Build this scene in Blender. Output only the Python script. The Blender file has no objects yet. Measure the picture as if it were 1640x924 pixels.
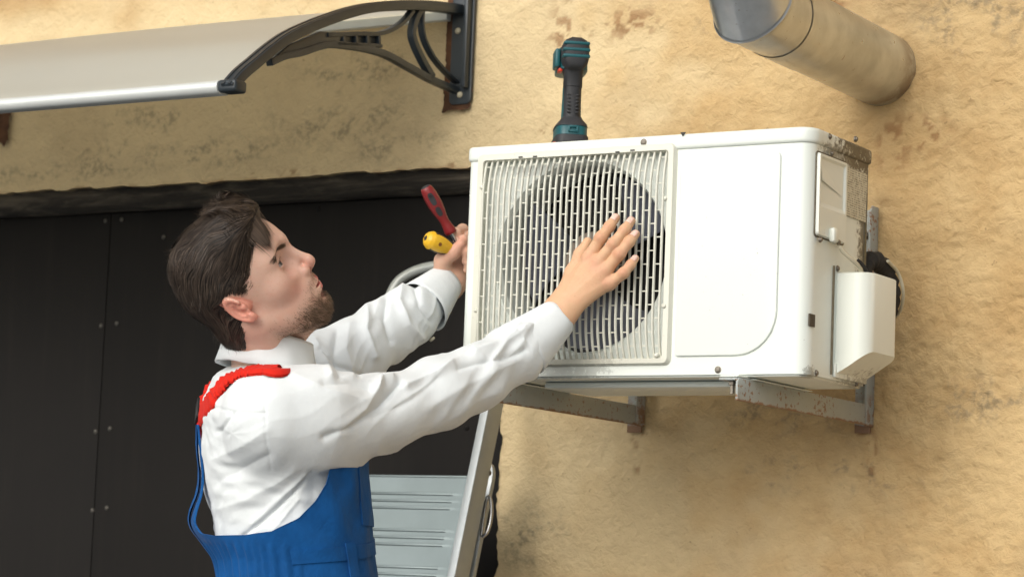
import bpy, bmesh, math, random
import numpy as np
from mathutils import Vector, Matrix

random.seed(7); RNG = np.random.default_rng(11)
SC = bpy.context.scene
COL = SC.collection

# ------------------------------------------------------------------ camera
Z0 = 1.45                                   # height of the outdoor unit's base above the ground
CAM = np.array([2.3941, -4.3363, Z0 - 0.3714])
YAW, PITCH, ROLL, FPX = 0.5413, 0.1177, 0.0401, 4200.0
CF = np.array([-math.sin(YAW)*math.cos(PITCH), math.cos(YAW)*math.cos(PITCH), math.sin(PITCH)])
_r = np.array([math.cos(YAW), math.sin(YAW), 0.0]); _u = np.cross(_r, CF)
CR = math.cos(ROLL)*_r + math.sin(ROLL)*_u
CU = -math.sin(ROLL)*_r + math.cos(ROLL)*_u
cd = bpy.data.cameras.new('camera'); cam = bpy.data.objects.new('camera', cd); COL.objects.link(cam)
cam.matrix_world = Matrix(((CR[0], CU[0], -CF[0], CAM[0]), (CR[1], CU[1], -CF[1], CAM[1]),
                           (CR[2], CU[2], -CF[2], CAM[2]), (0, 0, 0, 1)))
cd.sensor_width = 36.0; cd.lens = FPX/1640*36.0; cd.clip_start = 0.1; cd.clip_end = 500
cd.dof.use_dof = True; cd.dof.focus_distance = 4.25; cd.dof.aperture_fstop = 7.0
SC.camera = cam

# ------------------------------------------------------------------ sky, sun, exposure
SUN_TO = Vector((-0.04, -0.88, 0.46)).normalized()
w = bpy.data.worlds.new('World'); SC.world = w; w.use_nodes = True
nt = w.node_tree; bg = nt.nodes['Background']
sky = nt.nodes.new('ShaderNodeTexSky'); sky.sky_type = 'NISHITA'; sky.sun_disc = False
sky.sun_elevation = math.asin(SUN_TO.z); sky.sun_rotation = math.atan2(SUN_TO.x, SUN_TO.y)
sky.air_density = 1.0; sky.dust_density = 6.0; sky.ozone_density = 1.0
hs = nt.nodes.new('ShaderNodeHueSaturation'); hs.inputs['Saturation'].default_value = 0.35
nt.links.new(sky.outputs[0], hs.inputs['Color']); nt.links.new(hs.outputs[0], bg.inputs[0]); bg.inputs[1].default_value = 0.11
sl = bpy.data.lights.new('sun', 'SUN'); sl.energy = 1.5; sl.angle = math.radians(88); sl.color = (1.0, 0.99, 0.95)
so = bpy.data.objects.new('sun', sl); COL.objects.link(so); so.location = (-3, -6, 6)
so.rotation_euler = (-SUN_TO).to_track_quat('-Z', 'Y').to_euler()
SC.view_settings.view_transform = 'Standard'; SC.view_settings.look = 'None'
SC.view_settings.exposure = 0.16; SC.view_settings.gamma = 1.0

# ------------------------------------------------------------------ helpers
def ray(px, py): return CF + (px-820)/FPX*CR - (py-462)/FPX*CU
def at_y(px, py, Y): d = ray(px, py); return CAM + d*((Y-CAM[1])/d[1])
def at_x(px, py, X): d = ray(px, py); return CAM + d*((X-CAM[0])/d[0])
def at_d(px, py, D): return CAM + ray(px, py)*D
def to_px(P):
    d = np.asarray(P)-CAM; z = d@CF
    return 820+FPX*(d@CR)/z, 462-FPX*(d@CU)/z

def smooth01(a, b, x):
    t = np.clip((x-a)/(b-a), 0, 1); return t*t*(3-2*t)
def _hash(ix, iy, iz, seed):
    n = (ix.astype(np.int64)*374761393 + iy.astype(np.int64)*668265263 + iz.astype(np.int64)*2147483647 + seed*1274126177) & 0xffffffff
    n = ((n ^ (n >> 13))*1274126177) & 0xffffffff
    n = ((n ^ (n >> 16))*2246822519) & 0xffffffff
    return ((n ^ (n >> 15)) & 0xffffff)/float(0xffffff)*2-1
def vnoise(P, seed=0):
    P = np.asarray(P, float); i = np.floor(P); f = P-i; i = i.astype(np.int64); u = f*f*f*(f*(f*6-15)+10)
    out = 0
    for dx in (0, 1):
        wx = u[..., 0] if dx else 1-u[..., 0]
        for dy in (0, 1):
            wy = u[..., 1] if dy else 1-u[..., 1]
            for dz in (0, 1):
                wz = u[..., 2] if dz else 1-u[..., 2]
                out = out + wx*wy*wz*_hash(i[..., 0]+dx, i[..., 1]+dy, i[..., 2]+dz, seed)
    return out
def fbm(P, o=3, seed=0):
    s = 0; a = 1.0; P = np.asarray(P, float)
    for k in range(o): s = s+a*vnoise(P*(2.03**k), seed+k); a *= 0.5
    return s

class MB:
    """collects shapes; build() links them as one mesh object"""
    def __init__(s): s.v = []; s.f = []
    def add(s, v, f):
        o = len(s.v); s.v += [tuple(map(float, p)) for p in v]; s.f += [tuple(i+o for i in q) for q in f]; return s
    def box(s, lo, hi, M=None):
        v = [(x, y, z) for x in (lo[0], hi[0]) for y in (lo[1], hi[1]) for z in (lo[2], hi[2])]
        if M is not None: v = [tuple(M @ Vector(p)) for p in v]
        return s.add(v, [(0, 1, 3, 2), (4, 6, 7, 5), (0, 4, 5, 1), (2, 3, 7, 6), (0, 2, 6, 4), (1, 5, 7, 3)])
    def prism(s, pts, vec):
        """closed planar outline (3D points) swept along vec"""
        n = len(pts); vec = np.asarray(vec, float); a = [np.asarray(p, float) for p in pts]
        v = a+[p+vec for p in a]
        return s.add(v, [tuple(range(n-1, -1, -1)), tuple(range(n, 2*n))]+[(i, (i+1) % n, n+(i+1) % n, n+i) for i in range(n)])
    def tube(s, path, rad, seg=10, caps=True):
        P = [Vector(p) for p in path]; n = len(P)
        if not hasattr(rad, '__len__'): rad = [rad]*n
        t0 = (P[1]-P[0]).normalized(); up = Vector((0, 0, 1)) if abs(t0.z) < .9 else Vector((1, 0, 0))
        a = t0.cross(up).normalized(); v = []
        for i in range(n):
            t = (P[min(i+1, n-1)]-P[max(i-1, 0)]).normalized(); a = (a-t*a.dot(t)).normalized(); b = t.cross(a)
            for k in range(seg):
                th = 2*math.pi*k/seg; v.append(P[i]+(a*math.cos(th)+b*math.sin(th))*rad[i])
        f = [(i*seg+k, i*seg+(k+1) % seg, (i+1)*seg+(k+1) % seg, (i+1)*seg+k) for i in range(n-1) for k in range(seg)]
        if caps: f += [tuple(range(seg-1, -1, -1)), tuple(range((n-1)*seg, n*seg))]
        return s.add(v, f)
    def lathe(s, c, axis, prof, seg=20, flat=1.0):
        """prof: (distance along axis, radius)"""
        c = Vector(c); ax = Vector(axis).normalized(); up = Vector((0, 0, 1)) if abs(ax.z) < .9 else Vector((0, 1, 0))
        a = ax.cross(up).normalized(); b = a.cross(ax); v = []
        for d, r in prof:
            for k in range(seg):
                th = 2*math.pi*k/seg; v.append(c+ax*d+a*(math.cos(th)*r)+b*(math.sin(th)*r*flat))
        n = len(prof)
        f = [(i*seg+k, i*seg+(k+1) % seg, (i+1)*seg+(k+1) % seg, (i+1)*seg+k) for i in range(n-1) for k in range(seg)]
        f += [tuple(range(seg-1, -1, -1)), tuple(range((n-1)*seg, n*seg))]
        return s.add(v, f)
    def grid(s, G):
        """G: array (n,m,3)"""
        n, m = G.shape[:2]
        return s.add(G.reshape(-1, 3), [(i*m+j, i*m+j+1, (i+1)*m+j+1, (i+1)*m+j) for i in range(n-1) for j in range(m-1)])
    def build(s, name, mat=None, parent=None, smooth=None, bevel=0, seg=2):
        me = bpy.data.meshes.new(name); me.from_pydata(s.v, [], s.f)
        bm = bmesh.new(); bm.from_mesh(me)
        bmesh.ops.recalc_face_normals(bm, faces=bm.faces)
        if bevel:
            ed = [e for e in bm.edges if len(e.link_faces) == 2 and e.calc_face_angle(0) > math.radians(35)]
            bmesh.ops.bevel(bm, geom=ed, offset=bevel, segments=seg, profile=0.5, affect='EDGES', clamp_overlap=True)
        bm.to_mesh(me); bm.free()
        return link(name, me, mat, parent, smooth if smooth is not None else (40 if bevel else 0))

def link(name, me, mat, parent=None, smooth=0):
    o = bpy.data.objects.new(name, me); COL.objects.link(o)
    if mat is not None: me.materials.append(mat)
    if smooth:
        me.shade_smooth()
        if smooth < 180:
            bm = bmesh.new(); bm.from_mesh(me)
            for e in bm.edges:
                if len(e.link_faces) == 2 and e.calc_face_angle(0) > math.radians(smooth): e.smooth = False
            bm.to_mesh(me); bm.free()
    if parent is not None: attach(o, parent)
    return o
def attach(o, parent):
    o.parent = parent; o.matrix_parent_inverse = parent_inv(parent)
def parent_inv(p):
    m = Matrix.Translation(p.location) @ p.rotation_euler.to_matrix().to_4x4()
    if p.parent is not None: m = parent_world(p.parent) @ p.matrix_parent_inverse @ m
    return m.inverted()
def parent_world(p):
    m = Matrix.Translation(p.location) @ p.rotation_euler.to_matrix().to_4x4()
    return m if p.parent is None else parent_world(p.parent) @ p.matrix_parent_inverse @ m
def tag(o, label, cat=None, group=None, kind=None):
    if label: o['label'] = label
    if cat: o['category'] = cat
    if group: o['group'] = group
    if kind: o['kind'] = kind
    return o
def thing(name, loc, label, cat, group=None):
    o = bpy.data.objects.new(name, None); COL.objects.link(o); o.location = loc; o.empty_display_size = .05
    return tag(o, label, cat, group)

# ------------------------------------------------------------------ materials
class NT:
    def __init__(s, name):
        s.m = bpy.data.materials.new(name); s.m.use_nodes = True; s.t = s.m.node_tree; s.b = s.t.nodes['Principled BSDF']
        s.co = s.n('ShaderNodeNewGeometry').outputs['Position']
    def n(s, k): return s.t.nodes.new(k)
    def l(s, a, b): s.t.links.new(a, b)
    def mp(s, scale=(1, 1, 1), loc=(0, 0, 0), rot=(0, 0, 0)):
        q = s.n('ShaderNodeMapping'); q.inputs['Scale'].default_value = scale; q.inputs['Location'].default_value = loc
        q.inputs['Rotation'].default_value = rot; s.l(s.co, q.inputs['Vector']); return q.outputs[0]
    def noise(s, sc, det=4, rough=.55, vec=None, dist=0):
        q = s.n('ShaderNodeTexNoise'); q.inputs['Scale'].default_value = sc; q.inputs['Detail'].default_value = det
        q.inputs['Roughness'].default_value = rough; q.inputs['Distortion'].default_value = dist
        s.l(vec if vec is not None else s.co, q.inputs['Vector']); return q.outputs['Fac']
    def ramp(s, fac, a, b, c0=(0, 0, 0, 1), c1=(1, 1, 1, 1)):
        q = s.n('ShaderNodeMapRange'); q.interpolation_type = 'SMOOTHSTEP'
        q.inputs['From Min'].default_value = a; q.inputs['From Max'].default_value = b; s.l(fac, q.inputs['Value']); return q.outputs[0]
    def math(s, op, a, b=None):
        q = s.n('ShaderNodeMath'); q.operation = op
        for i, x in enumerate((a, b)):
            if x is None: continue
            if isinstance(x, (int, float)): q.inputs[i].default_value = x
            else: s.l(x, q.inputs[i])
        return q.outputs[0]
    def mix(s, fac, a, b):
        q = s.n('ShaderNodeMix'); q.data_type = 'RGBA'
        for i, x in ((0, fac), (6, a), (7, b)):
            if isinstance(x, (int, float)): q.inputs[i].default_value = x
            elif isinstance(x, tuple): q.inputs[i].default_value = (*x[:3], 1)
            else: s.l(x, q.inputs[i])
        return q.outputs[2]
    def axis(s, k):
        q = s.n('ShaderNodeSeparateXYZ'); s.l(s.co, q.inputs[0]); return q.outputs[k]
    def blob(s, c, r):
        """1 at world point c, 0 at distance r (scalar or xyz)"""
        rr = r if hasattr(r, '__len__') else (r, r, r)
        q = s.n('ShaderNodeVectorMath'); q.operation = 'SUBTRACT'; s.l(s.co, q.inputs[0]); q.inputs[1].default_value = c
        d = s.n('ShaderNodeVectorMath'); d.operation = 'DIVIDE'; s.l(q.outputs[0], d.inputs[0]); d.inputs[1].default_value = rr
        e = s.n('ShaderNodeVectorMath'); e.operation = 'LENGTH'; s.l(d.outputs[0], e.inputs[0])
        return s.ramp(e.outputs['Value'], 1.0, 0.25)
    def bump(s, h, strength, dist, prev=None):
        q = s.n('ShaderNodeBump'); q.inputs['Strength'].default_value = strength; q.inputs['Distance'].default_value = dist
        s.l(h, q.inputs['Height'])
        if prev is not None: s.l(prev, q.inputs['Normal'])
        return q.outputs[0]
    def set(s, color=None, rough=None, metal=None, normal=None, **kw):
        for k, x in (('Base Color', color), ('Roughness', rough), ('Metallic', metal), ('Normal', normal), *kw.items()):
            k = k.replace('_', ' ')
            if x is None: continue
            if isinstance(x, tuple): s.b.inputs[k].default_value = (*x[:3], 1)
            elif isinstance(x, (int, float)): s.b.inputs[k].default_value = x
            else: s.l(x, s.b.inputs[k])
        return s.m

def plain(name, col, rough=.5, metal=0, var=.12, sc=30, bump=0, **kw):
    s = NT(name); n = s.noise(sc, 5)
    c = s.mix(n, tuple(x*(1-var) for x in col), tuple(min(1, x*(1+var)) for x in col))
    rn = s.math('ADD', s.math('MULTIPLY', s.noise(sc*2.3, 3), .25), rough-.12)
    return s.set(c, rn, metal, s.bump(s.noise(sc*6, 3), bump, .002) if bump else None, **kw)

W, D, G, H = .6514, .2356, .2825, .405      # outdoor unit: width, depth, gap to wall, height
YF, YB = -(D+G), -G
XO, ZL, ZD, XS = -.2262, Z0+.4709, Z0+.4257, -1.2136
XA, XB_, LARM, ZARM = .5514, .0909, .5577, Z0-.0413

def stucco():
    s = NT('stucco')
    at = s.n('ShaderNodeAttribute'); at.attribute_name = 'mask'; sp = s.n('ShaderNodeSeparateColor'); s.l(at.outputs['Color'], sp.inputs[0])
    belt, rust, pale = sp.outputs[0], sp.outputs[1], sp.outputs[2]; high = at.outputs['Alpha']
    mid = s.noise(4.5, 6, .66); fine = s.noise(75, 3, .6)
    c = s.mix(s.ramp(mid, .36, .64), (.600, .430, .215), (.490, .325, .145))
    c = s.mix(s.math('MULTIPLY', pale, .85), c, (.675, .545, .325))
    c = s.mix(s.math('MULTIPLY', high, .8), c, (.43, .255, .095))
    c = s.mix(s.math('MULTIPLY', s.ramp(s.noise(2.4, 5, .65), .46, .68), .38), c, (.36, .265, .15))
    c = s.mix(s.math('MULTIPLY', belt, s.math('ADD', s.math('MULTIPLY', s.ramp(fine, .40, .62), .5), .08)), c, (.17, .145, .10))
    spots = s.math('MULTIPLY', s.ramp(fine, .68, .74), .5)
    c = s.mix(spots, c, (.22, .145, .07))
    c = s.mix(s.math('MULTIPLY', rust, .65), c, (.22, .09, .028))
    h1 = s.noise(55, 3, .62, None, .6)
    b1 = s.bump(s.math('ADD', h1, s.math('MULTIPLY', fine, .5)), .5, .011)
    b2 = s.bump(s.noise(240, 2, .6), .35, .0025, b1)
    return s.set(c, .92, 0, b2)
M_STUCCO = stucco()

def door_mat():
    s = NT('brown_black_sheet_steel')
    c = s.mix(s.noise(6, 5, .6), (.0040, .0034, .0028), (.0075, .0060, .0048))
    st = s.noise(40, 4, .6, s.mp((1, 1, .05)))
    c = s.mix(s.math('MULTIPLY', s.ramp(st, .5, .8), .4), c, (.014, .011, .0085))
    return s.set(c, .75, 0, None, Specular_IOR_Level=.25)
M_DOOR = door_mat()
def wood_mat():
    s = NT('charred_weathered_timber')
    g = s.noise(30, 6, .7, s.mp((.12, 1, 1)), .5)
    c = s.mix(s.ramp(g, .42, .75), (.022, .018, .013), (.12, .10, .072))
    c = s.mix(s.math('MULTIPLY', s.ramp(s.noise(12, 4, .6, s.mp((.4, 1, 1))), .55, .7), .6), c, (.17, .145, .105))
    return s.set(c, .9, 0, s.bump(g, .8, .01))
M_WOOD = wood_mat()
def white_steel(name, base, grime):
    s = NT(name); c = s.mix(s.noise(4, 3), base, tuple(x*.97 for x in base))
    spk = s.noise(95, 6, .8); soft = s.noise(30, 5, .7)
    for (p, r, amt) in grime:
        b = s.blob(p, r); m = s.ramp(s.math('ADD', spk, s.math('MULTIPLY', b, .34)), .66, .78)
        c = s.mix(s.math('MULTIPLY', s.math('MULTIPLY', b, s.ramp(soft, .35, .65)), amt*.55), c, (.34, .29, .19))
        c = s.mix(s.math('MULTIPLY', s.math('MULTIPLY', m, s.ramp(b, .0, .3)), amt), c, (.060, .050, .034))
    sp = s.ramp(s.noise(170, 3, .5), .735, .76); c = s.mix(s.math('MULTIPLY', sp, s.math('MULTIPLY', s.ramp(s.noise(5, 3), .42, .6), .55)), c, (.16, .12, .07))
    stn = s.noise(26, 5, .65, s.mp((1, 1, .10))); c = s.mix(s.math('MULTIPLY', s.ramp(stn, .58, .85), .16), c, (.55, .50, .38))
    return s.set(c, s.math('ADD', s.math('MULTIPLY', s.noise(9, 3), .2), .28), 0, s.bump(s.noise(3.5, 2), .15, .006))
WHITE = (.72, .765, .715)
_c = lambda x, y, z: (x, y, Z0+z)
M_AC = white_steel('white_enamel', WHITE, [(_c(W+.01, YB, H), (.13, .24, .095), 1.0), (_c(W, YB, .28), (.05, .07, .20), .85), (_c(W, YB+.0, .02), (.05, .20, .05), .55),
                                           (_c(W, YF+.02, 0), (.03, .03, .03), .5), (_c(W+.004, (YF+YB)/2, H-.03), (.02, .14, .03), .6), (_c(.20, YF, .012), (.16, .04, .025), .3), (_c(W, YB-.02, .17), (.02, .05, .12), .5)])
M_GRILLE = white_steel('cream_plastic_grille', (.66, .66, .57), [(_c(.2, YF, .03), (.2, .1, .03), .3), (_c(.2, YF, H-.05), (.2, .1, .02), .45)])
M_ACDIRT = white_steel('grimy_white_cover', (.74, .77, .70), [(_c(W+.05, YB, .0), (.12, .2, .05), .5)])
M_BLACK = plain('black_plastic', (.012, .012, .013), .45)
M_CAVITY = plain('dark_fan_cavity', (.010, .010, .011), .8)
M_FAN = plain('grey_blue_fan_blade', (.085, .092, .12), .4, 0, .3, 12)
M_RIVET = plain('dark_rivet', (.06, .055, .045), .6)
M_SCREW = plain('dull_screw_steel', (.20, .18, .15), .45, .8, .4, 80)
def galv(name, base, rust_amt, sc=18):
    s = NT(name); c = s.mix(s.noise(sc, 5, .6), tuple(x*.78 for x in base), base)
    c = s.mix(s.math('MULTIPLY', s.ramp(s.noise(130, 4, .6), .60, .68), rust_amt), c, (.22, .095, .03))
    return s.set(c, s.math('ADD', s.math('MULTIPLY', s.noise(sc*1.7, 4), .3), .30), .55, s.bump(s.noise(90, 3), .08, .002))
def bracket_mat():
    s = NT('grey_painted_angle_iron'); base = (.40, .43, .415)
    c = s.mix(s.noise(20, 5), tuple(x*.8 for x in base), base)
    rf = s.ramp(s.math('ADD', s.noise(110, 4, .65), s.math('MULTIPLY', s.noise(11, 3), .35)), .76, .84)
    edge = s.ramp(s.math('ADD', s.axis(2), s.math('MULTIPLY', s.noise(70, 4), .012)), ZARM+.0105, ZARM+.0065)
    wall = s.math('MULTIPLY', s.ramp(s.axis(1), -.05, -.02), s.math('MULTIPLY', s.ramp(s.axis(2), ZARM+.07, ZARM+.02), s.ramp(s.noise(45, 5, .7), .42, .56)))
    c = s.mix(s.math('MULTIPLY', s.math('MAXIMUM', s.math('MAXIMUM', rf, edge), wall), .85), c, (.24, .105, .03))
    return s.set(c, .6, .15, s.bump(rf, .3, .001))
M_ANGLE = bracket_mat()
def duct_mat():
    s = NT('galvanised_duct'); base = (.66, .69, .70)
    c = s.mix(s.ramp(s.noise(9, 5, .6), .3, .7), (.46, .485, .49), base)
    c = s.mix(s.math('MULTIPLY', s.ramp(s.noise(16, 5, .7, s.mp((1, .25, 1))), .5, .72), .5), c, (.58, .58, .55))
    p = at_y(1440, 130, 0)
    st = s.math('MULTIPLY', s.blob((p[0]-.03, 0., p[2]), (.2, .085, .3)), s.ramp(s.noise(18, 5, .7), .36, .6))
    c = s.mix(s.math('MULTIPLY', st, .7), c, (.16, .085, .04))
    c = s.mix(s.math('MULTIPLY', s.ramp(s.noise(95, 4, .6), .66, .72), .5), c, (.2, .12, .06))
    return s.set(c, s.math('ADD', s.math('MULTIPLY', s.noise(22, 4), .25), .20), .88, s.bump(s.noise(12, 3), .18, .006))
M_DUCT = duct_mat()
M_ALU = galv('brushed_aluminium', (.47, .505, .515), 0, 25)
M_ALU2 = galv('ribbed_aluminium_sheet', (.21, .255, .26), 0, 8)
M_CANB = plain('blue_black_bracket_plastic', (.022, .030, .036), .38, 0, .35, 20)
def sheet_mat():
    s = NT('milky_polycarbonate'); c = s.mix(s.noise(5, 4), (.60, .615, .55), (.66, .67, .61)); s.set(c, .22)
    tr = s.n('ShaderNodeBsdfTranslucent'); tr.inputs['Color'].default_value = (.86, .86, .78, 1); mx = s.n('ShaderNodeMixShader'); mx.inputs[0].default_value = .42
    out = s.t.nodes['Material Output']; s.l(s.b.outputs[0], mx.inputs[1]); s.l(tr.outputs[0], mx.inputs[2]); s.l(mx.outputs[0], out.inputs['Surface']); return s.m
M_SHEET = sheet_mat()
M_RAILW = plain('pale_aluminium_rail', (.66, .69, .67), .35, .25, .08, 30)
M_RUST = plain('rust_brown_scar', (.085, .036, .014), .9, 0, .95, 45, .5)
M_TEAL = plain('teal_plastic', (.006, .085, .10), .42, 0, .2, 60)
M_CHAR = plain('charcoal_rubber', (.022, .023, .026), .6, 0, .25, 60)
M_RED = plain('red_tool_plastic', (.20, .012, .013), .4, 0, .2, 40)
M_YEL = plain('yellow_tool_plastic', (.72, .42, .02), .35, 0, .1, 40)
M_STEEL = plain('bright_tool_steel', (.55, .55, .55), .22, 1, .1, 40)
M_TRIG = plain('orange_red_trigger', (.6, .04, .015), .4)
M_FOAM = plain('dark_pipe_insulation', (.022, .02, .018), .9, 0, .4, 60, .6)
M_CABLE = plain('cream_cable_sheath', (.50, .46, .34), .5)
M_GROUND = plain('concrete_paving', (.19, .20, .21), .9, 0, .3, 6, .3)

# ------------------------------------------------------------------ ground
g = MB().box((-60, -80, -.2), (60, 30, 0)).build('ground', M_GROUND); tag(g, 'grey concrete paving in front of the building', kind='structure')

# ------------------------------------------------------------------ plastered wall with door opening
def axis_vals(a, b, lo, hi, fine, extra):
    v = list(np.arange(a, b, fine))+[b]
    return np.array(sorted(set([round(x, 5) for x in v if min(abs(x-e) for e in extra) > fine*.6]+list(extra)+[lo, (lo+a)/2, (hi+b)/2, hi])))
xs = axis_vals(-1.62, .98, -4.0, 4.0, .005, [XO]); zs = axis_vals(Z0-.46, Z0+.98, 0.0, 4.2, .005, [ZL])
X, Z = np.meshgrid(xs, zs, indexing='ij'); P = np.stack([X, 0*X, Z], -1)
rough = .35+.65*smooth01(-.15, .7, X)
n1 = fbm(P*14, 2, 3); n2 = vnoise(P*38+fbm(P*20, 2, 31)[..., None]*.8, 5); n3 = vnoise(P*np.array([75, 75, 95])+n2[..., None]*.7, 9)
Yd = -(n1*.0028+rough*(np.abs(n2)*.0028+n3*.0026))
io = int(np.argmin(abs(xs-XO))); jo = int(np.argmin(abs(zs-ZL)))
ex = (vnoise(np.stack([0*zs, 0*zs, zs*28], -1), 40)*.006+vnoise(np.stack([0*zs, 0*zs, zs*90], -1), 41)*.003)
ez = (vnoise(np.stack([xs*4, 0*xs, 0*xs], -1), 42)*.004+vnoise(np.stack([xs*45, 0*xs, 0*xs], -1), 43)*.0028)
X2, Z2 = X.copy(), Z.copy()
for k in range(4):
    fo = 1-k/4
    if io+k < len(xs): X2[io+k, :jo] += ex[:jo]*fo
    Z2[:io+1, jo+k] += (ez[:io+1]*fo)
G3 = np.stack([X2, Yd, Z2], -1); m_ = len(zs)
idx = lambda i, j: i*m_+j
V = [tuple(p) for p in G3.reshape(-1, 3)]; F = []
for i in range(len(xs)-1):
    for j in range(m_-1):
        if i < io and j < jo: continue
        F.append((idx(i, j), idx(i+1, j), idx(i+1, j+1), idx(i, j+1)))
rev = [idx(i, jo) for i in range(0, io+1)]+[idx(io, j) for j in range(jo-1, -1, -1)]
b0 = len(V); V += [(V[k][0], .16, V[k][2]) for k in rev]
F += [(rev[k], rev[k+1], b0+k+1, b0+k) for k in range(len(rev)-1)]
me = bpy.data.meshes.new('plastered_wall'); me.from_pydata(V, [], F)
def blobs(lst):
    o = np.zeros_like(X)
    for (px, py, rx, rz) in lst:
        c = at_y(px, py, 0); d = np.hypot((X-c[0])/rx, (Z-c[2])/rz); o = np.maximum(o, smooth01(1.0, .2, d))
    return o
N5 = fbm(P*np.array([26, 26, 40])+n1[..., None]*.6, 4, 60); N6 = fbm(P*55, 3, 70)
mb = blobs([(540, 190, .26, .09), (330, 245, .36, .05), (100, 275, .4, .035), (530, 195, .18, .08), (640, 235, .2, .05), (230, 195, .2, .05), (620, 105, .16, .06), (170, 240, .2, .05), (560, 110, .2, .05),
            (1570, 30, .2, .1), (1180, 10, .14, .10), (1060, 30, .05, .05), (1330, 760, .3, .05), (1250, 660, .2, .06), (1560, 640, .2, .06), (850, 860, .12, .10)])
mbelt = mb*smooth01(-.25, .65, N5)
mr = blobs([(905, 60, .06, .12), (1030, 330, .03, .03), (1335, 5, .05, .03), (1475, 215, .09, .05), (889, 108, .014, .03), (946, 65, .016, .02), (1410, 335, .025, .03), (873, 215, .03, .03), (1010, 40, .1, .05), (450, 278, .14, .012), (735, 265, .06, .012), (800, 690, .014, .12), (1397, 730, .014, .08), (1022, 730, .014, .07), (1430, 230, .05, .08), (1385, 700, .03, .03), (1025, 700, .03, .02)])
mrust = mr*smooth01(.18, .5, N6)
mpale = np.maximum(smooth01(.30, -.2, X+.14*n1), .75*smooth01(.55, .1, X+.14*n1+.5*(Z-Z0+.2)))*smooth01(Z0-.45, Z0-.25, Z)
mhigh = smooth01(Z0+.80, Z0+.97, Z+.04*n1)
mrust = np.maximum(mrust, smooth01(ZL+.006, ZL+.001, Z)*(X < XO)*smooth01(-.1, .3, vnoise(P*35, 77))*.8)
att = me.color_attributes.new('mask', 'FLOAT_COLOR', 'POINT'); cv = np.zeros((len(V), 4), np.float32)
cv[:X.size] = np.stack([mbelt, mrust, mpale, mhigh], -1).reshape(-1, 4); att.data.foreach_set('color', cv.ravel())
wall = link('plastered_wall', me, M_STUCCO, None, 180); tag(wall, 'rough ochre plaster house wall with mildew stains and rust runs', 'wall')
# ------------------------------------------------------------------ dark sheet-metal door and timber lintel
YD = .055
door = thing('metal_door', (-1.1, YD, 0), 'dark brown sheet metal door with riveted seams behind the man', 'door')
def door_panel(x0, x1):
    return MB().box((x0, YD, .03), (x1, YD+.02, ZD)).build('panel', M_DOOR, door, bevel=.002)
xs_d = at_y(178, 345, YD)[0]; x_r = at_y(745, 685, YD)[0]
pA = door_panel(-2.4, xs_d-.0007); pB = door_panel(xs_d+.0007, XO+.02)
MB().box((-2.4, YD+.03, .03), (XO+.03, YD+.05, ZD+.02)).build('backing_frame', M_DOOR, door)
for (px, py, pn) in ((169, 354, pA), (195, 352, pB), (162, 522, pA), (187, 518, pB), (153, 691, pA), (176, 686, pB), (148, 817, pA), (171, 813, pB),
                     (510, 335, pB), (685, 327, pB), (748, 685, pB), (322, 342, pB), (262, 300+80, pB)):
    p = at_y(px, py, YD)
    MB().lathe((p[0], YD+.001, p[2]), (0, -1, 0), [(0, .0055), (.0018, .0052), (.0034, .0036), (.004, .0012)], 12).build('rivet', M_RIVET if px < 300 else M_DOOR, pn, 60)
n = 70; xx = np.linspace(-2.6, XO+.06, n); prof = [(.012, ZL+.03), (.006, ZL-.004), (.012, ZD+.012), (.03, ZD+.003), (.075, ZD+.001), (.08, ZL+.03)]
Gw = np.array([[(x, y+.012+.003*vnoise(np.array([x*9, k*.7, 0.]), 5), z+.002*vnoise(np.array([x*7, k*1.3, 3.]), 6)) for k, (y, z) in enumerate(prof)] for x in xx])
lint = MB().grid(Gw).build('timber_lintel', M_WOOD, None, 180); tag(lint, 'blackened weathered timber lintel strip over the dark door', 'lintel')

# ------------------------------------------------------------------ outdoor air-conditioning unit
ac = thing('air_conditioner', (W/2, (YF+YB)/2, Z0), 'white outdoor air conditioner with round fan grille and grimy corner', 'air conditioner')
def rbox(name, lo, hi, r, mat, parent, seg=4):
    return MB().box(lo, hi).build(name, mat, parent, bevel=r, seg=seg)
LID = .026
def round_rect(x0, x1, y0, y1, rs, n=8):
    """outline counter-clockwise from lower left; rs = radii ll, lr, ur, ul"""
    pts = []
    for (cx, cy, a0, r) in ((x0+rs[0], y0+rs[0], 180, rs[0]), (x1-rs[1], y0+rs[1], 270, rs[1]), (x1-rs[2], y1-rs[2], 0, rs[2]), (x0+rs[3], y1-rs[3], 90, rs[3])):
        for k in range(n+1):
            a = math.radians(a0+90*k/n); pts.append((cx+r*math.cos(a), cy+r*math.sin(a)))
    return pts
# casing: rounded front corners seen from above, hollow with the round opening in front
FC = at_y(929, 413, YF+.016); FR = .166                                       # fan centre and radius
fcx, fcz = FC[0], FC[2]
out = round_rect(0, W, YF, YB, (.012, .026, .006, .006))
zc0, zc1 = Z0+.004, Z0+H-LID
sidepts = [p for p in out]
cas = MB(); nO = len(sidepts)
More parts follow.
